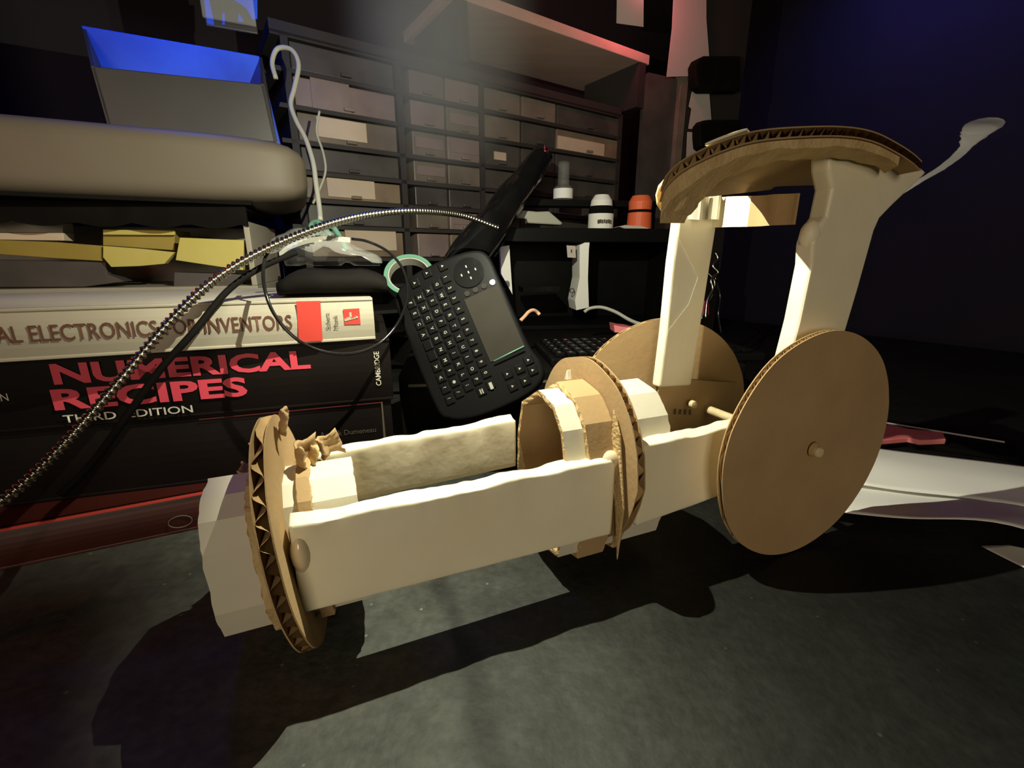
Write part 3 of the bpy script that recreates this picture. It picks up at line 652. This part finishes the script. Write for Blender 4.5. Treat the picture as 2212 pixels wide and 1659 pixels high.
MB().loft(rings).build('casing', M['pale'], ap, smooth=True)
kbox(MB(), sL, sE-.06, 0.012, 0.18, za-.0005, za+.004, 0, A_).build('base_plate', M['matte_black'], ap)
# frosted bin on the appliance, its back wall coloured blue to paint the strip's glow
zt_ = za + hz
FB = Frame(A_.pt(0, 0.055, 0), 0.42)
tl, tr_, br, bl = FB.sz(176, 56, .072), FB.sz(560, 122, .072), FB.sz(597, 285), FB.sz(226, 236)
fb = thing('frosted_bin', FB.pt((tl[0]+tr_[0])/2, .05, zt_), 'frosted plastic bin with a blue glow painted along its top, standing on the pale appliance', 'bin')
def wall_q(a, b, c, d, v0, v1, m, name):
    MB().prism([FB.pt(a[0], v0, a[1]), FB.pt(b[0], v0, b[1]), FB.pt(c[0], v0, c[1]), FB.pt(d[0], v0, d[1])], FB.N*(v1-v0)).build(name, m, fb, bevel=0.001)
zm = zt_ + 0.0005
ml, mr_ = FB.sz(196, 142), FB.sz(572, 182)
b0, b1 = (bl[0], zm), (br[0], zm)
wall_q(ml, mr_, b1, b0, 0, 0.004, M['frost'], 'front_wall')
wall_q(tl, tr_, (br[0]+.004, zm), (bl[0]-.004, zm), 0.070, 0.074, M['blue'], 'back_wall')
MB().prism([FB.pt(b1[0]-.004, 0, zm), FB.pt(b1[0]-.004, .074, zm), FB.pt(tr_[0], .074, tr_[1]), FB.pt(mr_[0]-.004, 0, mr_[1])], FB.U*0.003).build('side_wall', M['frost'], fb)
MB().prism([FB.pt(b0[0], 0, zm), FB.pt(b0[0], .074, zm), FB.pt(tl[0], .074, tl[1]), FB.pt(ml[0], 0, ml[1])], FB.U*0.003).build('side_wall', M['frost'], fb)
kbox(MB(), b0[0], b1[0], 0, .074, zm, zm+.003, 0, FB).build('bin_floor', M['frost'], fb)
# upper unit with the blue strip and a jar with painted blue glints
UF = Frame(FB.pt(0, 0.03, 0), 0.42)
u0, u1 = UF.sz(250, 10), UF.sz(590, 10)
zl = max(tl[1], tr_[1]) + 0.055
sh = thing('upper_shelf', UF.pt(-.2, .05, zl), 'dark shelf above the frosted bin with a blue light strip under it', 'shelf')
kbox(MB(), -0.60, u1[0]+.0, -0.02, 0.12, zl+.10, zl+.118, 0, UF).build('board', M['cab'], sh)
kbox(MB(), -0.60, -0.585, 0.0, 0.12, 0.0, zl+.10, 0, UF).build('bracket', M['cab'], sh)
kbox(MB(), -0.60, -0.40, 0.16, 0.17, 0.0, zl+.10, 0, UF).build('bracket', M['cab'], sh)
kbox(MB(), tl[0]-.02, tr_[0]+.02, 0.0, 0.008, zl+.094, zl+.0998, 0, UF).build('light_strip', M['led_blue'], sh)
light('blue_strip_light', 'AREA', UF.pt((tl[0]+tr_[0])/2, -0.0, zl+.088), 0.45, (0.02, 0.10, 1.0), 0.10, target=UF.pt((tl[0]+tr_[0])/2+.02, 0.03, zl-.10))
# clear jar hanging at the very top left of the frame, with blue glints painted on
jP = UF.pt(0, -0.004, 0)
def jq(px, py): return on_plane(px, py, jP, UF.N)
jt = thing('glass_jar', jq(500, 66), 'small clear box with painted blue glints under the dark shelf at the top left', 'jar')
j0, j1 = UF.sz(440, 20), UF.sz(556, 62)
zt2 = zl + 0.0935
kbox(MB(), j0[0], j1[0], -0.0235, -0.0195, UF.sz(500, 66)[1], zt2, 0, UF).build('front_pane', M['clear'], jt, bevel=0.001)
kbox(MB(), j0[0], j1[0], -0.003, 0.0, UF.sz(500, 66)[1], zt2, 0, UF).build('back_pane', M['frost'], jt, bevel=0.001)
for px in ([(441, 0), (452, 0), (462, 48), (462, 55), (447, 50)], [(480, 29), (486, 29), (486, 53), (480, 53)], [(516, 27), (527, 47), (514, 46)], [(500, -4), (556, -4), (556, 40), (545, 42), (532, 18)]):
    MB().prism([jq(*p) for p in px], UF.N*0.002).build('painted_blue_glint', M['blue'], jt)  # reflections of the blue light painted as solid shapes

# ------------------------------------------------------------------ small parts cabinet at the back
kL, kR = K.sz(640, 300)[0], K.sz(1335, 330)[0]
kz1 = K.sz(960, 155)[1]
cb = thing('parts_cabinet', K.pt((kL+kR)/2, .1, 0), 'tall dark cabinet of small smoky parts drawers along the back wall', 'cabinet', None)
mb = MB(); kbox(mb, kL-.02, kR, 0.14, 0.15, 0, kz1)
cols = [K.sz(p, 330)[0] for p in (640, 868, 890, 965, 1040, 1125, 1200, 1335)]
for p in (0, 1, 4, 7): kbox(mb, cols[p]-.005, cols[p]+.005, -0.004, 0.14, 0, kz1)
rows_px = [160, 222, 286, 348, 402, 452, 500, 560]
zs = [K.sz(960, p)[1] for p in rows_px]
zs += [zs[-1]-0.045*k for k in range(1, 4)]
for z in zs: kbox(mb, kL-.02, kR, -0.004, 0.14, z-.003, z+.003)
kbox(mb, kL-.02, kR, -.004, .15, kz1-.004, kz1+.012)
mb.build('frame', M['cab'], cb)
kk = ['dr_a', 'dr_b', 'dr_c', 'dr_d']
seq = [[2,0,3,0,0,2], [2,3,0,0,2,1], [3,0,3,2,2,2], [2,0,0,2,2,2], [2,2,2,2,2,2], [2,0,3,0,2,2], [1,3,1,0,2,2]]
def drawer(s0, s1, z0, z1, m, lab=None):
    d = kbox(MB(), s0+.002, s1-.002, 0.0, 0.10, z0+.004, z1-.005).build('drawer', M[m], cb, bevel=0.0015)
    sm = (s0+s1)/2
    kbox(MB(), sm-.008, sm+.008, -0.007, 0.0, z0+.006, z0+.011).build('handle', M[m], d, bevel=0.001)
    if lab:
        f0, f1, g0, g1, lm = lab
        kbox(MB(), s0+(s1-s0)*f0, s0+(s1-s0)*f1, -0.0022, -0.0004, z0+(z1-z0)*g0, z0+(z1-z0)*g1).build('label', M[lm], d)
    return d
for r in range(len(rows_px)-1):
    z1, z0 = zs[r], zs[r+1]
    for c in range(2, 7):
        lab = None
        if (r, c) in ((1, 3), (2, 2), (2, 3), (1, 6), (3, 2), (5, 3)): lab = (.1, .9, .35, .7, 'dr_d' if c != 6 else 'label_tan')
        if (r, c) == (1, 6): lab = (.02, .75, .1, .62, 'label_tan')
        if (r, c) == (2, 4): lab = (.3, .6, .3, .6, 'label_tan')
        drawer(cols[c], cols[c+1], z0, z1, kk[seq[r][c-1]], lab)
# wide drawers on the left, with their tan labels
wide = [(0, None, 2), (1, (.16, .52, .0, 1.0, 'dr_d'), 3), (2, (.18, .66, .25, .85, 'label_tan'), 0), (3, None, 2), (4, (.22, .70, .2, .9, 'label_tan'), 1), (5, None, 2), (6, (.35, .9, .3, .95, 'label_tan'), 1)]
for r, lab, m in wide: drawer(cols[0]+.005, cols[1]-.005, zs[r+1], zs[r], kk[m], lab)

# shelf board high above the cabinet and pink light on it
SB = Frame(K.pt(0, -0.03, 0), 0.60)
zsb = SB.sz(1225, 70)[1]
sbx = thing('shelf_board', SB.pt(.2, .05, zsb), 'reddish brown shelf board above the parts cabinet at the top of the frame', 'shelf')
sl, sr = SB.sz(1010, 40)[0], SB.sz(1405, 100)[0]
kbox(MB(), sl-.03, sr, 0.0, 0.20, zsb-.006, zsb+.012, 0, SB).build('board', M['shelf'], sbx, bevel=0.001)
for s in (sl-.02, sr-.03): kbox(MB(), s, s+.02, 0.0, 0.17, kz1+.0125, zsb-.006, 0, SB).build('support', M['cab'], sbx)
pk = SB.pt(sr-.10, -0.06, zsb+.10)
light('pink_led', 'POINT', pk, 1.1, (1.0, 0.16, 0.22), 0.02)
light('violet_led', 'SPOT', K.pt(S1-.34, -0.25, 1.12), 7.0, (0.12, 0.11, 1.0), 0.03, target=K.pt(S1, -0.22, 0.85), spot=math.radians(125), blend=0.8)
light('red_led', 'POINT', B.pt(-0.36, -0.10, 0.32), 0.25, (1.0, 0.08, 0.05), 0.02)

# ------------------------------------------------------------------ right of the cabinet: upright frame, notes and clamps
NF = Frame(at_depth(1480, 200, 1.02), 0.45)
def nq(px, py, v=0): return on_plane(px, py, NF.pt(0, v, 0), NF.N)
rf = thing('upright_frame', NF.pt(NF.sz(1480, 300)[0], 0.02, 0), 'dark upright frame right of the parts cabinet with notes clipped to it', 'frame')
s0, s1, s2 = NF.sz(1466, 250)[0], NF.sz(1480, 250)[0], NF.sz(1600, 250)[0]
zt3 = NF.sz(1480, -120)[1]
kbox(MB(), s0, s1, 0.0, 0.02, 0, zt3, 0, NF).build('thin_rail', M['dr_a'], rf)
kbox(MB(), s1+.004, s2, 0.006, 0.03, 0, zt3, 0, NF).build('panel', M['cab'], rf)
kbox(MB(), NF.sz(1402, 250)[0], s0-.002, 0.012, 0.03, 0, NF.sz(1400, 150)[1], 0, NF).build('side_panel', M['dr_c'], rf)
for px, lab in (([(1458, -70), (1526, -70), (1526, 40), (1532, 122), (1505, 164), (1440, 166), (1452, 60)], 'long blank paper note hanging from the upright frame'),
                ([(1497, 188), (1532, 196), (1537, 262), (1512, 280), (1487, 278), (1494, 235), (1488, 230)], 'crumpled paper scrap pinned below the long paper note'),
                ([(1334, -60), (1391, -60), (1390, 58), (1332, 50)], 'pink lit paper note at the top, left of the long note'),
                ([(1485, 285), (1510, 286), (1512, 330), (1530, 338), (1500, 352), (1482, 352)], 'small paper scrap low on the upright frame behind the canopy')):
    off = -0.004 if 'pink' not in lab else -0.06
    pts = [nq(x, y, off) for x, y in px]
    tag(MB().prism(pts, NF.N*0.0008).build('paper_note', M['paper_dim']), lab, 'note', 'notes on the upright frame')
for px, lab in (([(1503, 140), (1510, 126), (1522, 120), (1600, 120), (1600, 196), (1520, 196), (1508, 188), (1504, 165)], 'upper black clamp with a rounded end over the long note'),
                ([(1512, 270), (1520, 260), (1532, 258), (1602, 258), (1602, 326), (1524, 326), (1514, 318), (1512, 295)], 'lower black clamp with a rounded end over the crumpled scrap')):
    tag(MB().prism([nq(x, y, -0.030) for x, y in px], NF.N*0.024).build('clamp', M['matte_black'], bevel=0.003), lab, 'clamp', 'black clamps on the upright frame')
# ------------------------------------------------------------------ equipment case, cubby, keyboards
Q = Frame(at_depth(1200, 800, 0.50), 0.12)
zq = 0.085
q0, q1 = Q.sz(866, 900)[0], Q.sz(1600, 900)[0]
ec = thing('equipment_case', Q.pt((q0+q1)/2, .2, 0), 'long low black case on the workbench behind the model', 'case')
qm = Q.sz(1085, 800)[0]
MB().prism([Q.pt(q0, 0, .002), Q.pt(q1, 0, .002), Q.pt(q1, .42, .002), Q.pt(qm, .42, .002), Q.pt(q0, .22, .002)], OZ*(zq-.002)).build('case_body', M['matte_black'], ec, bevel=0.003)
kbox(MB(), q0+.01, q1-.01, -0.001, 0.0, zq-.014, zq-.011, 0, Q).build('seam_line', M['ink_grey'], ec)
for s in (q0+.03, q1-.03): kbox(MB(), s-.01, s+.01, .03, .20, 0.0, .002, 0, Q).build('foot', M['black'], ec)
# cubby shelf standing on the case
CBP = at_depth(1280, 600, 0.76); CF = Frame(CBP, 0.12)
c0, c1 = CF.sz(1088, 600)[0], CF.sz(1470, 600)[0]; ct_ = CF.sz(1200, 492)[1]
cu = thing('cubby_shelf', CF.pt((c0+c1)/2, .07, zq), 'black cubby shelf with white divider edges standing on the low case', 'shelf')
mb = MB()
kbox(mb, c0, c1, 0, 0.14, ct_-.022, ct_, 0, CF); kbox(mb, c0, c1, 0, 0.14, zq+.0005, zq+.008, 0, CF)
kbox(mb, c0, c1, 0.13, 0.14, zq, ct_, 0, CF); kbox(mb, c0, c0+.004, 0, .14, zq, ct_, 0, CF); kbox(mb, c1-.006, c1, 0, .14, zq, ct_, 0, CF)
mb.build('cubby_body', M['black'], cu, bevel=0.0015)
def cq(px, py, v=0): return on_plane(px, py, CF.pt(0, v, 0), CF.N)
MB().prism([cq(x, y, -.002) for x, y in [(1081, 533), (1100, 530), (1107, 636), (1083, 592)]], CF.N*0.02).build('divider', M['paper'], cu)
MB().prism([cq(x, y, .004) for x, y in [(1252, 530), (1274, 518), (1272, 540), (1270, 600), (1272, 664), (1245, 670), (1242, 650), (1252, 600)]], CF.N*0.05).build('divider', M['paper'], cu)
lb = MB().prism([cq(x, y, .002) for x, y in [(1224, 530), (1243, 531), (1244, 557), (1226, 556)]], CF.N*0.001).build('price_label', M['paper_dim'], cu)
MB().prism([cq(x, y, .0012) for x, y in [(1233, 539), (1236, 539), (1236, 546), (1233, 546)]], CF.N*0.0006).build('label_mark', M['ink_grey'], lb)
MB().prism([cq(x, y, .005) for x, y in [(1130, 622), (1210, 618), (1210, 630), (1130, 632)]], CF.N*0.06).build('inner_ledge', M['gloss_black'], cu)
MB().lathe(cq(1236, 628, .003), CF.N, [(0.0030, 0), (0.0042, 0), (0.0042, .002), (0.0030, .002), (0.0030, 0)], 16, caps=False).build('eyelet', M['metal'], cu)
# things on top of the cubby
pw = thing('white_lead', cq(1150, 470, 0.05), 'white flat plug with a curved lead lying over the cubby shelf top', 'plug')
MB().prism([cq(x, y, .020) for x, y in [(1112, 458), (1130, 454), (1160, 457), (1186, 456), (1200, 468), (1216, 482), (1212, 486), (1140, 482), (1138, 473), (1116, 471)]], CF.N*0.03).build('plug_body', M['cable_white'], pw, bevel=0.003)
MB().tube(bez([cq(1116, 461, .03), cq(1095, 470, .015), cq(1075, 488, .0), cq(1060, 512, -.02), cq(1052, 535, -.03), cq(1043, 561, -.04)], 30), 0.0033, 10).build('lead', M['cable_white'], pw)
def cyl_thing(name, px, pyb, pyt, wpx, v, prof, parts, label, cat, group=None):
    base = cq(px, pyb, v); base.z = TZ + parts.get('z', base.z-TZ); h = (cq(px, pyt, v).z - base.z); r = (cq(px+wpx/2, pyb, v)-cq(px-wpx/2, pyb, v)).length/2
    t = thing(name, base, label, cat, group)
    for nm, m, pr in prof: MB().lathe(base, OZ, [(a*r, b*h) for a, b in pr], 28).build(nm, M[m], t, smooth=False)
    return t, base, r, h
# ledge board at the back of the cubby top
z1_ = cq(1280, 446, .10).z - TZ; z2_ = cq(1280, 433, .10).z - TZ
lg = thing('ledge', CF.pt((c0+c1)/2, .11, ct_), 'thin dark ledge raised over the back of the cubby shelf, carrying a small bottle', 'ledge')
kbox(MB(), c0+.005, c1-.01, 0.095, 0.135, z1_, z2_, 0, CF).build('ledge_board', M['black'], lg)
for s in (c0+.008, c1-.018): kbox(MB(), s, s+.006, 0.097, 0.133, ct_+.0003, z1_, 0, CF).build('ledge_foot', M['black'], lg)
cyl_thing('bottle', 1216, 432, 350, 40, .112, [('bottle_body', 'clear', [(0, 0), (.98, 0), (1, .03), (1, .34), (.62, .42), (.60, .95), (.55, 1.0), (0, 1.0)]), ('bottle_label', 'paper', [(1.01, .04), (1.03, .04), (1.03, .30), (1.01, .30)])], {'z': z2_+.0004}, 'small clear bottle with a white label standing on the ledge', 'bottle')
tt, bs, r_, h_ = cyl_thing('canister', 1297, 490, 419, 52, .070, [('canister_body', 'paper', [(0, 0), (1, 0), (1, .45), (0, .45)]), ('canister_neck', 'matte_black', [(0, .45), (.97, .45), (.97, .66), (0, .66)]), ('canister_cap', 'paper', [(0, .66), (.88, .66), (.82, .82), (.55, .97), (0, 1.0)])], {'z': ct_+.0004}, 'white canister with a round cap and printed grey label on the cubby shelf', 'canister')
text_part('printed_label', 'B-LINE', M['ink_grey'], tt, bs - CF.N*(r_*1.02) - CF.U*(r_*.55) + OZ*(h_*.18), CF.U, OZ, width=r_*1.1, height=h_*.12, bold=.02)
bpy.data.objects.remove(tt.children[-1])
for k in range(7):
    MB().box(bs - CF.N*(r_*1.0) + CF.U*(r_*(-.5+.16*k)) + OZ*(h_*(.22+.01*(k % 2))), CF.U*(r_*.055), CF.N*(r_*.06), OZ*(h_*.05)).build('printed_bar', M['ink_grey'], tt)
cyl_thing('orange_bottle', 1380, 490, 421, 50, .074, [('bottle_body', 'orange', [(0, 0), (1.02, 0), (.96, .50), (0, .50)]), ('bottle_band', 'matte_black', [(0, .50), (.90, .50), (.90, .58), (0, .58)]), ('bottle_cap', 'orange', [(0, .58), (.92, .58), (.95, .8), (.7, .97), (0, 1.0)])], {'z': ct_+.0004}, 'bright orange bottle beside the white canister on the cubby shelf', 'bottle')
tag(MB().prism([cq(x, y, .006) for x, y in [(1338, 490), (1350, 486), (1388, 489), (1425, 501), (1400, 505), (1365, 498)]], CF.N*0.04).build('paper_scrap', M['paper_dim']), 'flat crumpled paper scrap at the right end of the cubby shelf top', 'paper')
# glossy black roll leaning behind the mini keyboard
ga_, gb_ = at_depth(955, 640, .60), at_depth(1172, 335, .74)
tb = MB(); N = 26; rings = []; ax = (gb_-ga_).normalized(); e1 = ax.orthogonal().normalized(); e2 = ax.cross(e1)
for i in range(N+1):
    f = i/N; p = ga_.lerp(gb_, f); r = 0.030*(1-0.42*f)
    rings.append([p + (e1*math.cos(2*PI*k/28)+e2*math.sin(2*PI*k/28))*(r*(1+0.22*noise.noise(V((math.cos(2*PI*k/28)*2, f*7, math.sin(2*PI*k/28)*2))))) for k in range(28)])
gz = tag(tb.loft(rings).build('plastic_roll', M['gloss_black'], smooth=True), 'crumpled glossy black plastic roll leaning up behind the mini keyboard', 'roll')

# mini keyboard leaning on the case
KP = at_depth(990, 715, 0.415); kn = V((-0.10, -0.92, 0.38)).normalized()
def kp(px, py): return on_plane(px, py, KP, kn)
ka = (kp(1069, 830) - kp(984, 629)).normalized(); kc = kn.cross(ka).normalized()      # ka along the key rows, kc across
if kc.dot(kp(1100, 700)-KP) < 0: kc = -kc
ksg = 1 if ka.cross(kc).dot(kn) > 0 else -1
kb_ = thing('mini_keyboard', KP - ka*0.075, 'handheld black mini keyboard with touchpad, leaning upright behind the model', 'keyboard')
o_c = kp(1003, 722)
def kl(a, c, n=0): return o_c + ka*a + kc*c + kn*n
out = [(-.067,-.040),(-.074,-.020),(-.075,.012),(-.071,.038),(-.060,.049),(-.030,.050),(.030,.050),(.052,.054),(.066,.050),(.074,.034),(.076,.005),(.074,-.022),(.066,-.042),(.048,-.050),(-.040,-.050),(-.058,-.048)]
sm = [p for p in bez([V((a, c, 0)) for a, c in out] + [V((*out[0], 0))], 96)][:-1]
MB().prism([kl(p.x, p.y, -0.014) for p in sm], kn*0.014).build('shell', M['black'], kb_, bevel=0.003, segs=3)
def kbx(nm, a0, a1, c0_, c1_, h, m, par=kb_, z0=0.0002):
    return MB().box(kl((a0+a1)/2, (c0_+c1_)/2, z0+h/2), ka*((a1-a0)/2), kc*((c1_-c0_)/2), kn*(h/2)).build(nm, M[m], par, bevel=0.0008)
kbx('touchpad', -.030, .034, .012, .046, 0.0006, 'touchpad')
for k in range(4): MB().lathe(kl(-.034, .017+.0085*k, 0), kn, [(0, 0), (.0026, 0), (.0026, .001), (0, .001)], 14).build('round_button', M['touchpad'] if k != 3 else M['metal'], kb_)
MB().lathe(kl(-.052, .026, 0), kn, [(0.0, 0), (.0145, 0), (.0145, .0012), (0, .0012)], 30).build('direction_pad', M['gloss_black'], kb_)
rowsl = ['1234567890-', 'QWERTYUIOP=', 'ASDFGHJKL;', 'ZXCVBNM,./', 'FECA  ><?!']
mbL = []
for r in range(5):
    cc = .0045 - r*.0098
    for k in range(11 if r < 2 else 10):
        a = -.056 + r*.0022 + k*.0108
        ky = kbx('key', a-.0044, a+.0044, cc-.0040, cc+.0040, 0.0014, 'black')
        ch = rowsl[r][k]
        if ch != ' ': text_part('legend', ch, M['legend'], ky, kl(a-.0013*ksg, cc-.0015, .0019), ka*ksg, kc, height=0.0030, bold=0.02, lift=.0001)
for k, (a, c) in enumerate([(.050, .022), (.050, .034), (.062, .022), (.062, .034), (.056, .044), (.046, .044), (-.068, -.010), (-.064, -.024), (-.068, .006)]):
    ky = kbx('key', a-.0042, a+.0042, c-.0042, c+.0042, 0.0014, 'black')
    MB().prism([kl(a-.0012, c-.001, .0018), kl(a+.0012, c-.001, .0018), kl(a, c+.0012, .0018)], kn*.0002).build('legend', M['legend'], ky)
for a, c in [(-.052, .026), (-.058, .026), (-.046, .026), (-.052, .033), (-.052, .019)]:
    MB().box(kl(a, c, .0015), ka*.0012, kc*.0006, kn*.0003).build('arrow_mark', M['legend'], kb_)
tag(MB().tube([kp(1068, 782) + kn*.004, kp(1133, 750) + kn*.005], 0.0007, 8).build('light_rod', M['teal'], smooth=True), 'thin pale green stick lying across the mini keyboard', 'stick')

# second keyboard lying on the case
kk2 = thing('keyboard', Q.pt(Q.sz(1340, 760)[0], .06, zq), 'full size dark keyboard lying on the low case, behind the middle disc', 'keyboard')
a0 = Q.sz(1196, 770)[0]
kbox(MB(), a0, a0+.26, 0.012, 0.125, zq+.0002, zq+.010, 0, Q).build('keyboard_tray', M['black'], kk2, bevel=0.002)
for r in range(5):
    for k in range(18):
        s = a0+.012+k*.0134; v = .026+r*.0205
        ky = kbox(MB(), s-.0054, s+.0054, v-.0082, v+.0082, zq+.010, zq+.0145, 0, Q).build('key', M['black'], kk2, bevel=0.001)
        if k < 9: kbox(MB(), s-.0016, s+.0016, v-.002, v+.0035, zq+.0145, zq+.0147, 0, Q).build('legend', M['legend_dim'] if (r, k) != (4, 2) else M['ink_pink'], ky)
cable('salmon_wire', [(1125, 692, .54), (1133, 684, .545), (1142, 674, .55), (1152, 670, .555), (1160, 674, .56), (1166, 680, .56)], 0.0022, 'copper', 'short bent salmon wire right of the mini keyboard', 'wire', n=24)
cable('pale_wire', [(1262, 674, .64), (1275, 666, .64), (1300, 664, .635), (1330, 674, .625), (1360, 691, .615), (1385, 700, .605), (1420, 702, .60), (1470, 700, .60)], 0.0024, 'cable_white', 'pale curved wire hanging over the far wheel in front of the cubby shelf', 'wire', n=40)
tag(MB().prism([at_depth(x, y, .62) for x, y in [(1326, 702), (1345, 706), (1372, 708), (1366, 718), (1328, 718)]], V((0, .03, 0))).build('pink_block', M['pink']), 'small pink block behind the far wheel', 'block')
# tangle seen through the posts
tg = thing('cable_tangle', at_depth(1540, 640, .80), 'dark hanging tangle of shiny wires seen between the two posts', 'cables')
for i, ps in enumerate([[(1545, 545), (1551, 560), (1540, 575), (1552, 590), (1536, 605), (1540, 625), (1528, 650), (1524, 690)], [(1550, 570), (1546, 600), (1556, 640), (1552, 680), (1558, 720)], [(1510, 700), (1520, 712), (1530, 722), (1548, 735), (1556, 752), (1560, 775)], [(1530, 590), (1544, 610), (1538, 640), (1526, 660), (1515, 690)]]):
    MB().tube(bez([at_depth(x, y, .72+.02*i) for x, y in ps], 40), 0.0020 if i % 2 else 0.0028, 8).build('wire', M['metal'] if i in (0, 3) else M['gloss_black'], tg, smooth=True)
MB().prism([at_depth(x, y, .73) for x, y in [(1523, 652), (1532, 650), (1531, 680), (1522, 678)]], V((0, .01, 0))).build('pink_clip', M['ink_pink'], tg)
MB().lathe(at_depth(1518, 712, .71), V((0.1, -1, .3)), [(.003, 0), (.0065, 0), (.0065, .003), (.003, .003), (.003, 0)], 18, caps=False).build('ring', M['metal'], tg)

# ------------------------------------------------------------------ papers on the right of the workbench
def sheet(name, px, m, label, lift, cat='paper', curl=None, t=0.0006):
    """a sheet lying on the table; the corner points are given where they lie, with a height each"""
    a, b, c, d = [on_z(x, y, z) for x, y, z in px]
    N = 16; q = []
    for i in range(N+1):
        for j in range(N+1):
            f, g = i/N, j/N
            p = a*(1-f)*(1-g) + b*f*(1-g) + c*f*g + d*(1-f)*g
            p = p + OZ*(lift*noise.noise(V((f*2.6, g*2.6, len(label))))) + OZ*((curl or (lambda f, g: 0))(f, g))
            q.append(p)
    mb = MB(); mb.add(q, [(i*(N+1)+j, (i+1)*(N+1)+j, (i+1)*(N+1)+j+1, i*(N+1)+j+1) for i in range(N) for j in range(N)])
    return tag(mb.build(name, M[m], smooth=True, solid=t), label, cat)
sheet('paper_sheet', [(1770, 1100, .010), (2330, 1178, .012), (2330, 1085, .003), (1860, 1030, .003)], 'paper', 'curled white paper sheet with a raised front edge, right of the near wheel', 0.003, curl=lambda f, g: 0.006*math.sin(PI*f)*(1-g) - 0.004*math.sin(2*PI*f)*(1-g))
sheet('paper_sheet', [(1850, 1045, .0105), (2340, 1110, .0105), (2340, 1026, .011), (1850, 962, .011)], 'paper', 'second white paper sheet lying behind the curled one', 0.0015, curl=lambda f, g: 0.004*math.sin(PI*g))
sheet('paper_sheet', [(2120, 1180, .001), (2360, 1300, .001), (2360, 1215, .001), (2180, 1178, .001)], 'paper', 'corner of a paper sheet on bare wood at the right edge of the photo, nearest', 0.0003)
fo = thing('dark_folder', on_z(2040, 950, 0), 'dark flat folder with a pale edge behind the white paper sheets', 'folder')
a, b, c, d = [on_z(*p) for p in ((1860, 950, .0005), (2200, 1000, .0005), (2190, 962, .0005), (1860, 905, .0005))]
MB().prism([a, b, c, d], OZ*0.0055).build('folder_cover', M['matte_black'], fo, bevel=0.001)
MB().tube([on_z(1880, 908, .0072), on_z(2170, 955, .0072)], 0.0010, 8).build('pale_edge', M['paper_dim'], fo)
pp = [on_z(x, y, .0064) for x, y in [(1896, 962), (1908, 930), (1916, 926), (1960, 936), (2034, 944), (2041, 960), (1985, 962), (1960, 956)]]
tag(MB().prism(pp, OZ*0.006).build('pink_strip', M['pink'], bevel=0.001), 'glossy pink plastic strip lying on the dark folder', 'strip')

# ------------------------------------------------------------------ pale haze volume set behind the lamp
hm = bpy.data.materials.new('pale_haze'); hm.use_nodes = True; nt = hm.node_tree
nt.nodes.remove(nt.nodes['Principled BSDF'])
vs_ = nt.nodes.new('ShaderNodeVolumeScatter'); vs_.inputs['Color'].default_value = (0.92, 1.0, 0.93, 1); vs_.inputs['Anisotropy'].default_value = 0.0
tc = nt.nodes.new('ShaderNodeTexCoord'); ln = nt.nodes.new('ShaderNodeVectorMath'); ln.operation = 'LENGTH'
nt.links.new(tc.outputs['Object'], ln.inputs[0])
mr = nt.nodes.new('ShaderNodeMapRange'); mr.interpolation_type = 'SMOOTHSTEP'; mr.inputs[1].default_value = 0.15; mr.inputs[2].default_value = 1.0; mr.inputs[3].default_value = 1.0; mr.inputs[4].default_value = 0.0
nt.links.new(ln.outputs['Value'], mr.inputs[0])
nz = nt.nodes.new('ShaderNodeTexNoise'); nz.inputs['Scale'].default_value = 1.6; nz.inputs['Detail'].default_value = 2
nt.links.new(tc.outputs['Object'], nz.inputs['Vector'])
m1 = nt.nodes.new('ShaderNodeMath'); m1.operation = 'MULTIPLY'; nt.links.new(mr.outputs[0], m1.inputs[0]); nt.links.new(nz.outputs['Fac'], m1.inputs[1])
m2_ = nt.nodes.new('ShaderNodeMath'); m2_.operation = 'MULTIPLY'; m2_.inputs[1].default_value = 12.0; nt.links.new(m1.outputs[0], m2_.inputs[0])
nt.links.new(m2_.outputs[0], vs_.inputs['Density']); nt.links.new(vs_.outputs[0], nt.nodes['Material Output'].inputs['Volume'])
hc = at_depth(945, 40, 0.57)
mb = MB().lathe(V((0, 0, 0)), OZ, [(math.sin(PI*i/14), -math.cos(PI*i/14)) for i in range(15)], 24)
hz_ = mb.build('haze_volume', hm, smooth=True)
for v in hz_.data.vertices: v.co.z -= 1.0
hz_.location = hc; hz_.rotation_euler = (0, 0, 0); hz_.scale = (0.140, 0.075, 0.235)
hz_['kind'] = 'stuff'; tag(hz_, 'pale haze at the top centre in front of the parts cabinet', 'pale_haze')
